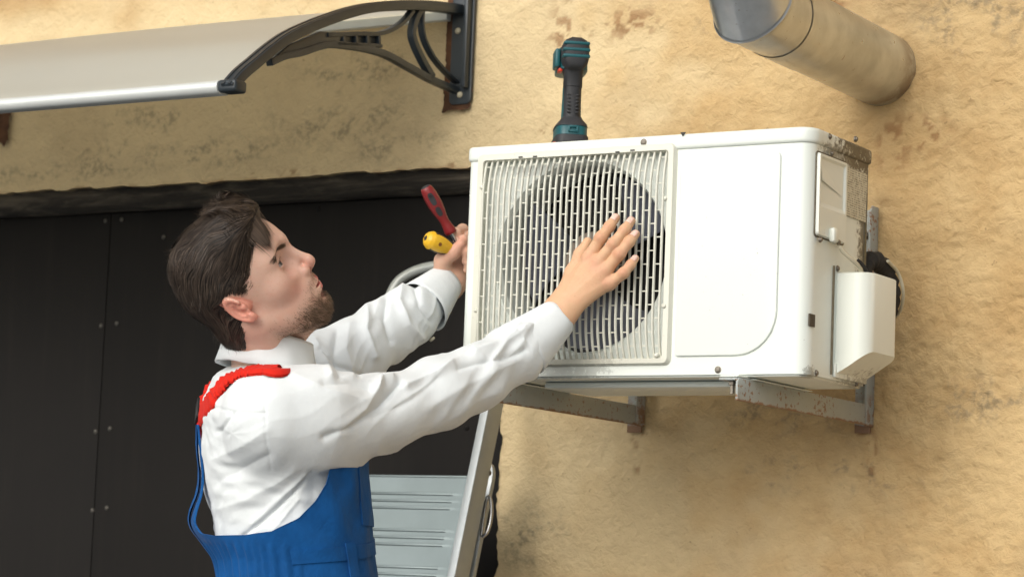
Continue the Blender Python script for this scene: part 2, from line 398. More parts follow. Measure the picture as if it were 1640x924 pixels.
# front wall (flat part) as ring between circle and rectangle
x0f, x1f = .012, W-.026
rect = []
K = 96
for k in range(K):
    a = 2*math.pi*k/K; ca, sa = math.cos(a), math.sin(a)
    tx = ((x1f-fcx) if ca > 0 else (x0f-fcx))/ca if abs(ca) > 1e-9 else 1e9
    tz = ((zc1-fcz) if sa > 0 else (zc0-fcz))/sa if abs(sa) > 1e-9 else 1e9
    t = min(tx, tz); rect.append((fcx+ca*t, YF, fcz+sa*t))
for (cx, cz) in ((x0f, zc0), (x1f, zc0), (x0f, zc1), (x1f, zc1)):
    k = min(range(K), key=lambda i: (rect[i][0]-cx)**2+(rect[i][2]-cz)**2); rect[k] = (cx, YF, cz)
REC = .016                                                                 # the grille field is sunk into the front
def ring(r, y): return [(fcx+r*math.cos(2*math.pi*k/K), y, fcz+r*math.sin(2*math.pi*k/K)) for k in range(K)]
def strip(a, b): cas.add(a+b, [(k, (k+1) % K, K+(k+1) % K, K+k) for k in range(K)])
# sunken square field behind the grille
gx0, gz1 = at_y(775, 258, YF)[0], at_y(1072, 240, YF)[2]; gx1 = at_y(1072, 420, YF)[0]; gz0 = at_y(1062, 578, YF)[2]; gz1 = at_y(915, 247, YF)[2]
def sq(y, inset=0):
    o = []
    for k in range(K):
        a = 2*math.pi*k/K; ca, sa = math.cos(a), math.sin(a)
        tx = ((gx1-inset-fcx) if ca > 0 else (gx0+inset-fcx))/ca if abs(ca) > 1e-9 else 1e9
        tz = ((gz1-inset-fcz) if sa > 0 else (gz0+inset-fcz))/sa if abs(sa) > 1e-9 else 1e9
        t = min(tx, tz); o.append((fcx+ca*t, y, fcz+sa*t))
    for (cx, cz) in ((gx0+inset, gz0+inset), (gx1-inset, gz0+inset), (gx0+inset, gz1-inset), (gx1-inset, gz1-inset)):
        k = min(range(K), key=lambda i: (o[i][0]-cx)**2+(o[i][2]-cz)**2); o[k] = (cx, y, cz)
    return o
strip(rect, sq(YF)); strip(sq(YF), sq(YF+REC, .002)); strip(sq(YF+REC, .002), ring(FR, YF+REC)); strip(ring(FR, YF+REC), ring(FR-.006, YF+REC+.012)); strip(ring(FR-.006, YF+REC+.012), ring(FR-.006, YF+.11))
o2 = [(x, y) for (x, y) in out]
i0 = next(i for i, p in enumerate(out) if abs(p[1]-YF) < 1e-6 and p[0] > .3)         # right end of the flat front
ringpts = out[i0:]+out[:i0]                                                              # goes round the back to the left end of the front
ringpts = [p for k, p in enumerate(ringpts)]
va = [(x, y, zc0) for x, y in ringpts]+[(x, y, zc1) for x, y in ringpts]; nn = len(ringpts)
cas.add(va, [(k, k+1, nn+k+1, nn+k) for k in range(nn-1)])
body = cas.build('casing', M_AC, ac, 40)
lidp = round_rect(-.003, W+.004, YF-.004, YB+.003, (.014, .030, .006, .006))
MB().prism([(x, y, Z0+H-LID) for x, y in lidp], (0, 0, LID)).build('lid', M_AC, ac, bevel=.0075, seg=4)
MB().prism([(x, y, zc0+.010) for x, y in round_rect(.004, W-.004, YF+.004, YB-.004, (.01, .022, .004, .004))], (0, 0, -.014)).build('base_pan', M_AC, ac, bevel=.003)
# pressed steps in the base pan
for (x0, x1) in ((.14, .50),):
    MB().box((x0, YF+.05, Z0-.012), (x1, YB-.03, Z0-.001)).build('base_ridge', M_AC, ac, bevel=.004)
MB().box((.02, YF+.115, Z0+.03), (W-.03, YF+.118, Z0+H-.03)).build('inner_partition', M_CAVITY, ac)
# embossed front panel
ex0, ez0 = at_y(1081, 571, YF)[0], at_y(1081, 571, YF)[2]; ex1 = at_y(1247, 420, YF)[0]; ez1 = zc1-.012
MB().prism([(x, YF+.001, z) for x, z in round_rect(ex0, ex1, ez0, ez1, (.006, .072, .01, .008), 10)], (0, -.0050, 0)).build('front_panel', M_AC, ac, bevel=.0038, seg=4)
# grille: rim, bars with their staggered rungs
gr = MB()
def loop3(pts_a, pts_b):
    n = len(pts_a); gr.add(list(pts_a)+list(pts_b), [(k, (k+1) % n, n+(k+1) % n, n+k) for k in range(n)])
R0 = [(x, z) for x, z in round_rect(gx0-.012, gx1+.010, gz0-.008, gz1+.010, (.03, .012, .012, .012))]
R1 = [(x, z) for x, z in round_rect(gx0-.007, gx1+.005, gz0-.004, gz1+.006, (.026, .009, .009, .009))]
R2 = [(x, z) for x, z in round_rect(gx0+.004, gx1-.004, gz0+.004, gz1-.004, (.02, .006, .006, .006))]
R3 = [(x, z) for x, z in round_rect(gx0+.006, gx1-.006, gz0+.006, gz1-.006, (.02, .005, .005, .005))]
loop3([(x, YF+.001, z) for x, z in R0], [(x, YF-.008, z) for x, z in R1]); loop3([(x, YF-.008, z) for x, z in R1], [(x, YF-.009, z) for x, z in R2]); loop3([(x, YF-.009, z) for x, z in R2], [(x, YF+.006, z) for x, z in R3])
grille = gr.build('grille', M_GRILLE, ac, 50)
NB = 32; bx = np.linspace(gx0+.008, gx1-.010, NB); DOME = .015; gzt, gzb = gz1-.003, gz0+.003
def dome(z, x):
    t = np.clip(np.minimum((gzt-z), (z-gzb))/.075, 0, 1); e = np.clip(np.minimum(x-gx0, gx1-x)/.06, 0, 1)
    return YF-.003-DOME*(1-(1-t)**2.2)*(.55+.45*(1-(1-e)**2))
zz = np.concatenate([np.linspace(gzb, gzb+.09, 11), np.linspace(gzb+.12, gzt-.12, 6), np.linspace(gzt-.09, gzt, 11)])
for i, x in enumerate(bx):
    b = MB(); hw = .0020; yy = dome(zz, x)
    Gb = []
    for y, z in zip(yy, zz):
        Gb.append([(x-hw, y+.0036, z), (x-hw, y+.0012, z), (x-hw*.5, y, z), (x+hw*.5, y, z), (x+hw, y+.0012, z), (x+hw, y+.0036, z)])
    b.grid(np.array(Gb))
    if i < NB-1:
        z = gzb+.022+(.0225 if i % 2 else 0)
        while z < gzt-.012:
            b.box((x+hw*.8, dome(z, x)+.0030, z-.0009), (bx[i+1]-hw*.8, dome(z, x)+.0046, z+.0009)); z += .045
    b.build('bar', M_GRILLE, grille, 40)
for (px, py) in ((772, 300+0), (762, 497), (1065, 318), (1063, 490), (1051, 569)):
    p = at_y(px, py, YF-.009); MB().lathe((p[0], YF-.006, p[2]), (0, -1, 0), [(0, .0045), (.004, .004), (.006, .002)], 12).build('clip', M_GRILLE, grille, 60)
for (px, py) in ((834, 252), (857, 251), (989, 244), (1013, 241)):
    p = at_y(px, py, YF-.009); MB().box((p[0]-.004, YF-.0098, p[2]-.0012), (p[0]+.004, YF-.0085, p[2]+.0012)).build('vent_slit', M_BLACK, grille)
# fan
fan = MB().lathe((fcx, YF+.045, fcz), (0, 1, 0), [(0, .022), (.004, .044), (.01, .050), (.045, .050)], 32).build('fan', plain('brown_grey_fan_hub', (.26, .215, .175), .5, 0, .4, 25), ac, 40)
for b in range(3):
    a0 = math.radians(150+120*b); Gf = []
    for r in np.linspace(.036, FR-.014, 10):
        t = (r-.036)/(FR-.05); span = math.radians(20+14*t); sweep = math.radians(22)*t
        Gf.append([(fcx+r*math.cos(a0+sweep+span*(q-.5)*2), YF+.072+.030*(q-.5)*2+.008*math.sin(q*3.14), fcz+r*math.sin(a0+sweep+span*(q-.5)*2)) for q in np.linspace(0, 1, 9)])
    Gf = np.array(Gf); m = MB().grid(Gf); m.grid(Gf+np.array([0, .003, 0])); m.build('fan_blade', M_FAN, fan, 60)
MB().lathe((fcx, YF+.1, fcz), (0, 1, 0), [(0, .04), (.012, .04)], 24).build('fan_motor', M_BLACK, ac, 40)
# screws
def screw(parent, p, axis, r=.0045, mat=None):
    MB().lathe(p, axis, [(-.002, r*1.35), (.0005, r*1.35), (.0008, r), (.0028, r*.8), (.003, r*.35)], 12).build('screw', mat or M_SCREW, parent, 50)
for (px, py, off) in ((1031, 228, -.004), (1150, 592, 0)):
    p = at_y(px, py, YF+off); screw(ac, (p[0], YF+off, p[2]), (0, -1, 0))
p = at_y(1095, 216, YF-.004); MB().add([(p[0]-.006, YF-.0048, p[2]+.004), (p[0]+.005, YF-.0048, p[2]+.004), (p[0]-.001, YF-.0048, p[2]-.004), (p[0]+.001, YF-.0046, p[2]+.001)], [(0, 1, 3), (1, 2, 3), (2, 0, 3)]).build('paint_chip', M_BLACK, ac)
SX = W+.0005
def side(px, py): q = at_x(px, py, W); return q[1], q[2]
for (px, py) in ((1341, 430), (1307, 597), (1372, 614)):
    y, z = side(px, py); screw(ac, (SX, y, z), (1, 0, 0), .004)
for (px, py) in ((1329, 219), (1371, 243-20)):
    q = at_x(px, py, W+.004); screw(ac, (W+.004, q[1], q[2]), (1, 0, 0), .004)
# side handle cover with finger recess
y0, z1 = side(1308, 243); y1, z0 = side(1350, 392)
hc = MB(); Lf = round_rect(y0, y1, z0, z1, (.006,)*4); Li = round_rect(y0+.007, y1-.007, z0+.048, z1-.006, (.005,)*4)
nl = len(Lf)
def hl(a, xa, b, xb): hc.add([(xa, y, z) for y, z in a]+[(xb, y, z) for y, z in b], [(k, (k+1) % nl, nl+(k+1) % nl, nl+k) for k in range(nl)])
Lf2 = round_rect(y0+.002, y1-.002, z0+.002, z1-.002, (.005,)*4); Lj = round_rect(y0+.010, y1-.010, z0+.056, z1-.010, (.004,)*4)
hl(Lf, W, Lf2, W+.006); hl(Lf2, W+.006, Li, W+.006); hl(Li, W+.006, Lj, W+.0026); hc.add([(W+.0026, y, z) for y, z in Lj], [tuple(range(nl))])
MB().prism([(W-.001, y, z) for y, z in round_rect(y0-.0022, y1+.0022, z0-.0022, z1+.0022, (.007,)*4)], (.0020, 0, 0)).build('cover_gasket', plain('grime_round_cover', (.13, .11, .075), .9, 0, .6, 90), ac)
cover = hc.build('handle_cover', M_ACDIRT, ac, 50)
ya, za = side(1326, 385)
MB().box((W+.005, ya-.010, za-.004), (W+.016, ya+.010, za+.020)).build('cable_spout', M_ACDIRT, cover, bevel=.004)
MB().add([(W+.003, y0+.012, z1-.016), (W+.003, y1-.012, z1-.06), (W+.006, y0+.011, z1-.045)], [(0, 1, 2)]).build('recess_web', M_ACDIRT, cover)
for (px, py) in ((1333, 246), (1314, 384), (1343, 388)):
    q = at_x(px, py, W+.006); screw(cover, (W+.0062, q[1], q[2]), (1, 0, 0), .0035)
# type plate
def plate_mat():
    s = NT('printed_type_plate'); z = s.math('MULTIPLY', s.axis(2), 260.0); row = s.ramp(s.math('FRACT', z), .45, .6)
    wd = s.ramp(s.noise(420, 2, .5, s.mp((1, 1, .25))), .46, .52); ink = s.math('MULTIPLY', s.math('MULTIPLY', row, wd), .75)
    c = s.mix(s.ramp(s.noise(60, 5, .7), .45, .75), (.58, .56, .45), (.42, .38, .27)); c = s.mix(ink, c, (.06, .055, .045))
    return s.set(c, .5)
ya, zb_ = side(1354, 266); yb, zt_ = side(1386, 357)
MB().box((SX-.002, ya, zt_), (SX+.0012, yb, zb_)).build('type_plate', plate_mat(), ac)
y, z = side(1300, 513); MB().box((SX-.002, y-.010, z-.010), (SX+.001, y+.010, z+.010)).build('dark_sticker', plain('brown_sticker_residue', (.07, .055, .035), .8, 0, .5, 90), ac)
MB().box((SX-.002, side(1333, 500)[0]-.003, Z0+.012), (SX+.0022, side(1333, 500)[0]+.001, Z0+.19)).build('panel_seam', plain('grime_in_seam', (.16, .135, .09), .9, 0, .5, 90), ac)
MB().box((SX-.002, side(1392, 300)[0]-.014, Z0+.15), (SX+.002, side(1392, 300)[0]-.0125, Z0+H-LID-.05)).build('panel_seam', plain('grime_streak', (.13, .10, .05), .9, 0, .5, 90), ac)
# valve cover: rounded shell with slanted bottom
vy0, _ = side(1338, 520); vy1 = YB-.002; vt = side(1340, 436)[1]; vb = Z0+.012; VX = .058
vo = [(W-.001, vy0)]+[(W+VX-.028+.028*math.sin(a), vy0+.028-.028*math.cos(a)) for a in np.linspace(0, math.pi/2, 10)]+[(W+VX, vy1-.012)]+[(W+VX-.012+.012*math.cos(a), vy1-.012+.012*math.sin(a)) for a in np.linspace(0, math.pi/2, 5)]+[(W-.001, vy1)]
nv = len(vo); lv = []
for (zf, ins) in ((0, 0), (.05, 0), (.10, 0), (.985, 0), (1, .003)):
    for (x, y) in vo:
        zb2 = vb+.040*max(0, (x-W)/VX)**1.2
        xx_ = W-.001+(x-W+.001)*(1-ins*8); lv.append((xx_, y+(ins if y < (vy0+vy1)/2 else -ins), zb2+(vt-zb2)*zf))
vc = MB().add(lv, [(r*nv+k, r*nv+k+1, (r+1)*nv+k+1, (r+1)*nv+k) for r in range(4) for k in range(nv-1)]+[tuple(range(nv-1, -1, -1)), tuple(range(4*nv, 5*nv))])
vc.build('valve_cover', M_ACDIRT, ac, 50)
MB().box((W-.001, vy0-.006, Z0+.008), (W+.005, vy1+.002, Z0+.032)).build('cover_flange', M_ACDIRT, ac, bevel=.002)
# feet on the arms
for xb in (XA-.018, XB_-.018):
    MB().box((xb-.032, YF+.012, ZARM+.0385), (xb+.026, YB-.004, Z0-.004)).build('foot', M_AC, ac, bevel=.0025)
    MB().box((xb-.02, YF-.030, ZARM+.0385), (xb+.014, YF+.014, ZARM+.042)).build('foot', M_AC, ac, bevel=.0015)
# cables and lagged pipes
cable = []
p0 = np.array([W+.018, side(1329, 392)[0], side(1329, 396)[1]]); p3 = np.array([W+.03, vy0+.03, vt-.004])
for t in np.linspace(0, 1, 14):
    cable.append((p0[0]+.012*math.sin(t*3.1)+(p3[0]-p0[0])*t, p0[1]+(p3[1]-p0[1])*t**.9, p0[2]+(p3[2]-p0[2])*(t**.65)))
MB().tube(cable, .0036, 10).build('power_cable', M_CABLE, ac, 60)
MB().tube([(x+.004, y+.012, z+.001) for x, y, z in cable[4:]], .0032, 10).build('control_cable', M_FOAM, ac, 60)
pp = [at_y(1378, 470, YB+.012), at_y(1386, 425, YB+.03), at_y(1403, 418, YB+.06), at_y(1420, 438, YB+.10), at_y(1428, 470, YB+.12), at_y(1422, 500, YB+.16), at_y(1405, 512, -.06)]
def spline(pts, n=24):
    pts = [np.asarray(p, float) for p in pts]; P_ = [2*pts[0]-pts[1]]+pts+[2*pts[-1]-pts[-2]]; o = []
    per = max(2, n//(len(pts)-1))
    for i in range(1, len(P_)-2):
        for t in np.linspace(0, 1, per, endpoint=False):
            a, b, c, d = P_[i-1], P_[i], P_[i+1], P_[i+2]
            o.append(.5*((2*b)+(c-a)*t+(2*a-5*b+4*c-d)*t*t+(3*b-a-3*c+d)*t**3))
    o.append(pts[-1]); return o
sp = spline(pp, 40); MB().tube(sp, [.0150+.002*math.sin(i*2.2) for i in range(len(sp))], 14).build('lagged_pipe', M_FOAM, ac, 60)
sp = spline([p+np.array([.006, .004, -.004]) for p in pp[2:]], 26); MB().tube([q+np.array([.014, 0, .004]) for q in sp], .003, 8).build('drain_wire', M_CABLE, ac, 60)

# ------------------------------------------------------------------ angle-iron wall brackets
def wall_bracket(x, label):
    b = thing('wall_bracket', (x, 0, ZARM), label, 'bracket', 'angle iron brackets under the air conditioner')
    t = .004; hgt = .037
    m = MB().prism([(x, -LARM, ZARM), (x, -.0405, ZARM), (x, -.0405, ZARM+hgt), (x, -LARM+.006, ZARM+hgt), (x, -LARM, ZARM+hgt-.006)], (-t, 0, 0)); m.build('arm', M_ANGLE, b, bevel=.0008)
    MB().box((x-.036, -LARM+.004, ZARM+hgt-t), (x-t-.0005, -.005, ZARM+hgt)).build('arm_flange', M_ANGLE, b, bevel=.0008)
    zt = Z0+.352
    MB().prism([(x+.0006, -.040, ZARM-.001), (x+.0006, -.005, ZARM-.001), (x+.0006, -.005, zt), (x+.0006, -.030, zt), (x+.0006, -.040, zt-.012)], (-t, 0, 0)).build('post', M_ANGLE, b, bevel=.0008)
    MB().box((x-.034, -.0105, ZARM-.012), (x-t, -.006, zt-.004)).build('post_flange', M_ANGLE, b, bevel=.0008)
    for yb in (YF-.018, YB-.04):
        MB().lathe((x-.020, yb, ZARM+.012), (0, 0, 1), [(0, .004), (.014, .004), (.0145, .0075), (.023, .0075), (.0235, .004), (.0315, .004)], 6).build('bolt', M_SCREW, b, 40)
    for zb in (ZARM+.08, zt-.05):
        MB().lathe((x-.02, -.008, zb), (0, -1, 0), [(-.006, .009), (.004, .009), (.0045, .006), (.011, .006)], 6).build('bolt', M_SCREW, b, 40)
    return b
wall_bracket(XA, 'grey rusty angle iron bracket under the valve cover end of the unit')
wall_bracket(XB_, 'grey rusty angle iron bracket behind the man\'s forearm')

# ------------------------------------------------------------------ galvanised exhaust duct
duct = thing('exhaust_duct', tuple(at_y(1411, 112, 0)), 'galvanised steel exhaust duct elbow coming out of the wall', 'duct')
pc = at_y(1412, 112, 0); RD = .067
dseg = [np.array([pc[0], .05, pc[2]])]
dA = np.array([0, -1, .0]); dB = np.array([0, -.60, .80])
LEN1 = .54
dseg += [dseg[0]+dA*(LEN1+.05)]; dseg += [dseg[1]+dB*.22]; dseg += [dseg[2]+np.array([0, 0, 1.])*.5]
SEG = 64
def mitre_ring(c, n, ax, r):
    """ring of a tube with axis ax cut by the plane through c with normal n"""
    ax = ax/np.linalg.norm(ax); a = np.array([1., 0, 0]); b = np.cross(ax, a); o = []
    for k in range(SEG):
        th = 2*math.pi*k/SEG; q = c+(a*math.cos(th)+b*math.sin(th))*r; o.append(q+ax*(np.dot(c-q, n)/np.dot(ax, n)))
    return o
dirs = [dA, dB, np.array([0, 0, 1.])]
norms = [dA]+[(dirs[i]/np.linalg.norm(dirs[i])+dirs[i+1]/np.linalg.norm(dirs[i+1])) for i in range(2)]+[dirs[2]]
for i in range(3):
    A = mitre_ring(dseg[i], norms[i], dirs[i], RD); B = mitre_ring(dseg[i+1], norms[i+1], dirs[i], RD)
    A = np.array(A); B = np.array(B); rows = [A+(B-A)*t for t in ((0, .5, 1) if i else (0, .3, .6, .8, 1))]
    m = MB(); v = np.concatenate(rows); m.add(v, [(r*SEG+k, r*SEG+(k+1) % SEG, (r+1)*SEG+(k+1) % SEG, (r+1)*SEG+k) for r in range(len(rows)-1) for k in range(SEG)])
    seg_o = m.build('duct_section', M_DUCT, duct, 180)
    if i < 2:                                                              # folded joint
        C = [np.array(mitre_ring(dseg[i+1]-dirs[i]*o_, norms[i+1], dirs[i], RD*s_)) for o_, s_ in ((.010, 1.0), (.007, 1.03), (.0, 1.035), (-.003, 1.0))]
        m = MB(); m.add(np.concatenate(C), [(r*SEG+k, r*SEG+(k+1) % SEG, (r+1)*SEG+(k+1) % SEG, (r+1)*SEG+k) for r in range(3) for k in range(SEG)]); m.build('folded_joint', M_DUCT, duct, 40)
    if i == 1:
        k0 = 28; m = MB(); m.tube([A[k0]+(B[k0]-A[k0])*t for t in np.linspace(0, 1, 6)], .0022, 6); m.build('lock_seam', M_DUCT, duct, 60)
cc = dseg[0]+dA*(.05+.33)
m = MB(); C = [np.array(mitre_ring(cc+dA*o_, dA, dA, RD*s_)) for o_, s_ in ((-.002, 1.0), (-.001, 1.018), (.12, 1.018))]
m.add(np.concatenate(C), [(r*SEG+k, r*SEG+(k+1) % SEG, (r+1)*SEG+(k+1) % SEG, (r+1)*SEG+k) for r in range(2) for k in range(SEG)]); m.build('collar', M_DUCT, duct, 40)

# ------------------------------------------------------------------ door canopy
XC = at_y(742, 150, -.004)[0]                                              # plane of the near bracket
CW = .026                                                                  # bracket width
can = thing('door_canopy', (XC-.5, -.3, at_y(742, 150, 0)[2]), 'white curved polycarbonate door canopy with dark arched brackets', 'canopy')
def yz(px, py, x=None): q = at_x(px, py, XC if x is None else x); return (q[1], q[2])
def clampw(pts): return [(min(y, -.006), z) for y, z in pts]
outer_px = [(372, 134), (390, 113), (411, 95), (436, 74), (462, 55), (487, 42), (513, 31), (540, 21), (565, 13), (590, 7), (616, 3.5), (642, 2), (667, 1.5), (693, 2.5), (718, 5), (745, 9)]
outer = clampw([yz(*p) for p in outer_px])
def offset(poly, d):
    o = []
    for i, (y, z) in enumerate(poly):
        a = poly[max(i-1, 0)]; b = poly[min(i+1, len(poly)-1)]; ty, tz = b[0]-a[0], b[1]-a[1]; l = math.hypot(ty, tz) or 1
        o.append((y+tz/l*d, z-ty/l*d))
    return o
def yzprism(m, pts, x0, x1): m.prism([(x0, y, z) for y, z in pts], (x1-x0, 0, 0))
def bar2(m, line, w0, x0, x1):
    """flat bar following a line in the bracket plane"""
    a = offset(line, w0/2); b = offset(line, -w0/2); n = len(line)
    for i in range(n-1): pass
    V_ = [(x0, y, z) for y, z in a]+[(x0, y, z) for y, z in b]+[(x1, y, z) for y, z in a]+[(x1, y, z) for y, z in b]
    F_ = []
    for i in range(n-1): F_ += [(i, i+1, n+i+1, n+i), (2*n+i, 3*n+i, 3*n+i+1, 2*n+i+1), (i, 2*n+i, 2*n+i+1, i+1), (n+i, n+i+1, 3*n+i+1, 3*n+i)]
    F_ += [(0, n, 3*n, 2*n), (n-1, 3*n-1, 4*n-1, 2*n-1)]; m.add(V_, F_)
def spl2(px, n=16): return [(float(p[0]), float(p[1])) for p in spline([np.array([*yz(*q), 0]) for q in px], n)]
def canopy_bracket():
    br = MB()
    arm = [(float(p[0]), float(p[1])) for p in spline([np.array([*q, 0]) for q in outer], 60)]
    bar2(br, offset(arm, .009), .018, XC-CW, XC)                          # arched arm
    ob = br.build('support_bracket', M_CANB, can, bevel=.0016)
    m = MB(); bar2(m, offset(arm, .0005), .004, XC-CW*.36, XC-CW*.14); bar2(m, offset(arm, .0005), .004, XC-CW*.95, XC-CW*.7); m.build('arm_rib', M_CANB, ob, 40)
    m = MB(); low = [(440, 100), (462, 90), (490, 84), (530, 72), (570, 74), (620, 85), (660, 106), (700, 128), (742, 146)]
    bar2(m, spl2(low, 42), .013, XC-CW*.75, XC-CW*.2)
    yzprism(m, [yz(440, 97), yz(470, 72), (yz(520, 50)), yz(556, 55), yz(548, 70), yz(530, 70), yz(490, 80)], XC-CW*.66, XC-CW*.3)
    m.build('lower_strut', M_CANB, ob, bevel=.001)
    m = MB(); bar2(m, spl2([(530, 56), (580, 54), (612, 54), (635, 47), (655, 33), (668, 17)], 30), .008, XC-CW*.75, XC-CW*.2)
    bar2(m, spl2([(545, 70), (600, 72), (617, 74)], 8), .006, XC-CW*.75, XC-CW*.2)
    for px_ in (555, 575, 593, 612): bar2(m, [yz(px_, 54), yz(px_+1, 73)], .007, XC-CW*.75, XC-CW*.2)
    yzprism(m, [yz(548, 56), yz(614, 55), yz(615, 73), yz(560, 70)], XC-CW*.62, XC-CW*.5); m.build('lattice', M_CANB, ob, bevel=.0008)
    m = MB(); bar2(m, spl2([(684, 10), (673, 30), (668, 52), (672, 70), (684, 96), (700, 124)], 22), .013, XC-CW*.75, XC-CW*.2)
    bar2(m, spl2([(684, 12), (683, 40), (688, 65), (702, 92), (722, 116), (742, 134)], 26), .006, XC-CW*.75, XC-CW*.2); m.build('web', M_CANB, ob, bevel=.001)
    # wall plate with rounded foot and two bolts
    q0 = at_y(722, 100, -.01); q1 = at_y(757, 100, -.01); zb_ = at_y(735, 168, -.01)[2]; x0, x1 = q0[0], q1[0]
    pl = MB().prism([(x, -.012, z) for x, z in round_rect(x0, x1, zb_, zb_+.32, (.012, .012, .004, .004))], (0, .009, 0)).build('wall_plate', M_CANB, ob, bevel=.002)
    MB().box((x1-.014, -.030, zb_+.03), (x1-.004, -.0125, zb_+.3)).build('stiffener', M_CANB, pl, bevel=.003)
    for (px, py) in ((733, 50), (736, 152)):
        p = at_y(px, py, -.014); MB().lathe((p[0], -.0125, p[2]), (0, -1, 0), [(0, .0065), (.002, .0062), (.004, .004), (.0045, .001)], 14).build('bolt', plain('cream_bolt_head', (.42, .38, .27), .5), ob, 50)
    # end shoe that holds the front rail
    f = yz(385, 139); MB().box((XC-CW-.010, f[0]-.020, f[1]-.011), (XC+.004, f[0]+.016, f[1]+.011)).build('end_shoe', M_CANB, ob, bevel=.006, seg=4)
    return ob
b1 = canopy_bracket()
PITCHB = XC-at_y(8, 190, 0)[0]                                              # spacing of the two brackets
b2 = b1.copy(); COL.objects.link(b2); b2.location = (-PITCHB, 0, 0)
for ch in list(b1.children):
    c = ch.copy(); COL.objects.link(c); c.parent = b2
    for g2 in ch.children:
        d = g2.copy(); COL.objects.link(d); d.parent = c
b2.parent = can
# paint scars round the plates
for k, (dx) in enumerate((0, -PITCHB)):
    q0 = at_y(717, 100, 0)[0]+dx; q1 = at_y(760, 100, 0)[0]+dx; zb_ = at_y(735, 172, 0)[2]; pts = []
    for (x, z) in round_rect(q0, q1, zb_, zb_+(.34 if k == 0 else .16), (.01,)*4, 4):
        pts.append((x, z))
    den = []
    for i in range(len(pts)):
        a, b = pts[i], pts[(i+1) % len(pts)]
        for t in np.linspace(0, 1, max(2, int(math.hypot(b[0]-a[0], b[1]-a[1])/.005)), endpoint=False): den.append((a[0]+(b[0]-a[0])*t, a[1]+(b[1]-a[1])*t))
    cx, cz = (q0+q1)/2, zb_+.08; V_ = [(cx, -.0085, cz)]
    for i, (x, z) in enumerate(den):
        nz_ = .004*float(vnoise(np.array([x*90, z*90, k*9.]), 8))+.004*float(vnoise(np.array([x*220, z*220, k*9.]), 9))
        if z < zb_+.006: nz_ += .006+.012*max(0, float(vnoise(np.array([x*110, 3., k]), 4)))
        l = math.hypot(x-cx, z-cz); V_.append((x+(x-cx)/l*nz_, -.0085, z+(z-cz)/l*nz_))
    m = MB(); N_ = len(den); m.add(V_, [(0, 1+i, 1+(i+1) % N_) for i in range(N_)])
    m.build('rust_scar', M_RUST, wall)
# sheet between and beyond the brackets
shp = offset([(float(p[0]), float(p[1])) for p in spline([np.array([*q, 0]) for q in outer], 60)], .010)
x_l = -2.3
Gs = np.array([[(x, y, z+.0018*math.sin(x*5+k*.3)) for x in np.linspace(x_l, XC-CW-.002, 24)] for k, (y, z) in enumerate(shp)])
m = MB().grid(Gs); m.build('canopy_sheet', M_SHEET, can, 180)
f = yz(385, 139); fr = [(f[0]-.012+.012*math.cos(a), f[1]-.001+.012*math.sin(a)) for a in np.linspace(math.pi*.5, math.pi*1.5, 9)]+[(f[0]+.010, f[1]-.012), (f[0]+.010, f[1]+.009)]
m = MB(); yzprism(m, fr, x_l, XC-CW-.008); m.build('front_rail', M_RAILW, can, 40)
r_ = outer[-1]; zr = at_y(700, 30, -.01)[2]
MB().box((x_l, -.030, zr-.010), (XC-CW-.004, -.012, zr+.008)).build('rear_rail', M_RAILW, can, bevel=.003)

# ------------------------------------------------------------------ folding stepladder leaning at the door
lad = thing('stepladder', (-.35, -.5, 0), 'folded aluminium stepladder leaning at the dark door behind the man', 'stepladder')
T1 = at_y(797, 645, -.10); lean = 0.30                                       # y per z
def on_lad(px, py, off=0.):
    """point of the leaning ladder plane seen at a pixel; off = distance in front of it"""
    nrm = np.array([0, -1, lean]); nrm = nrm/np.linalg.norm(nrm); nrm[2] *= -1; nrm = np.array([0, 1, -lean])/math.hypot(1, lean)
    d = ray(px, py); c = T1-nrm*off; return CAM+d*(np.dot(c-CAM, nrm)/np.dot(d, nrm))
nL = np.array([0, -1, lean])/math.hypot(1, lean); aL = np.array([0, lean, 1])/math.hypot(1, lean)
def lad_bar(name, p, q, wx, dpt, mat, parent, bev=.003):
    """bar from p to q in the ladder plane, wx wide along x, dpt deep towards the viewer"""
    p, q = np.asarray(p), np.asarray(q); m = MB(); v = []
    for c in (p, q):
        for sx in (-wx/2, wx/2):
            for s_ in (0, dpt): v.append(c+np.array([sx, 0, 0])+nL*s_)
    m.add(v, [(0, 1, 3, 2), (4, 6, 7, 5), (0, 4, 5, 1), (2, 3, 7, 6), (0, 2, 6, 4), (1, 5, 7, 3)]); return m.build(name, mat, parent, bevel=bev)
pR = on_lad(800, 652); topz = on_lad(800, 590); xr = pR[0]; base_t = pR-aL*((pR[2]-.0)/aL[2]); WL = .285
rail_top = pR+aL*.10
for x_ in (xr, xr-WL):
    a = base_t.copy(); a[0] = x_; b = rail_top.copy(); b[0] = x_
    lad_bar('side_rail', a, b, .018, .050, M_ALU, lad)
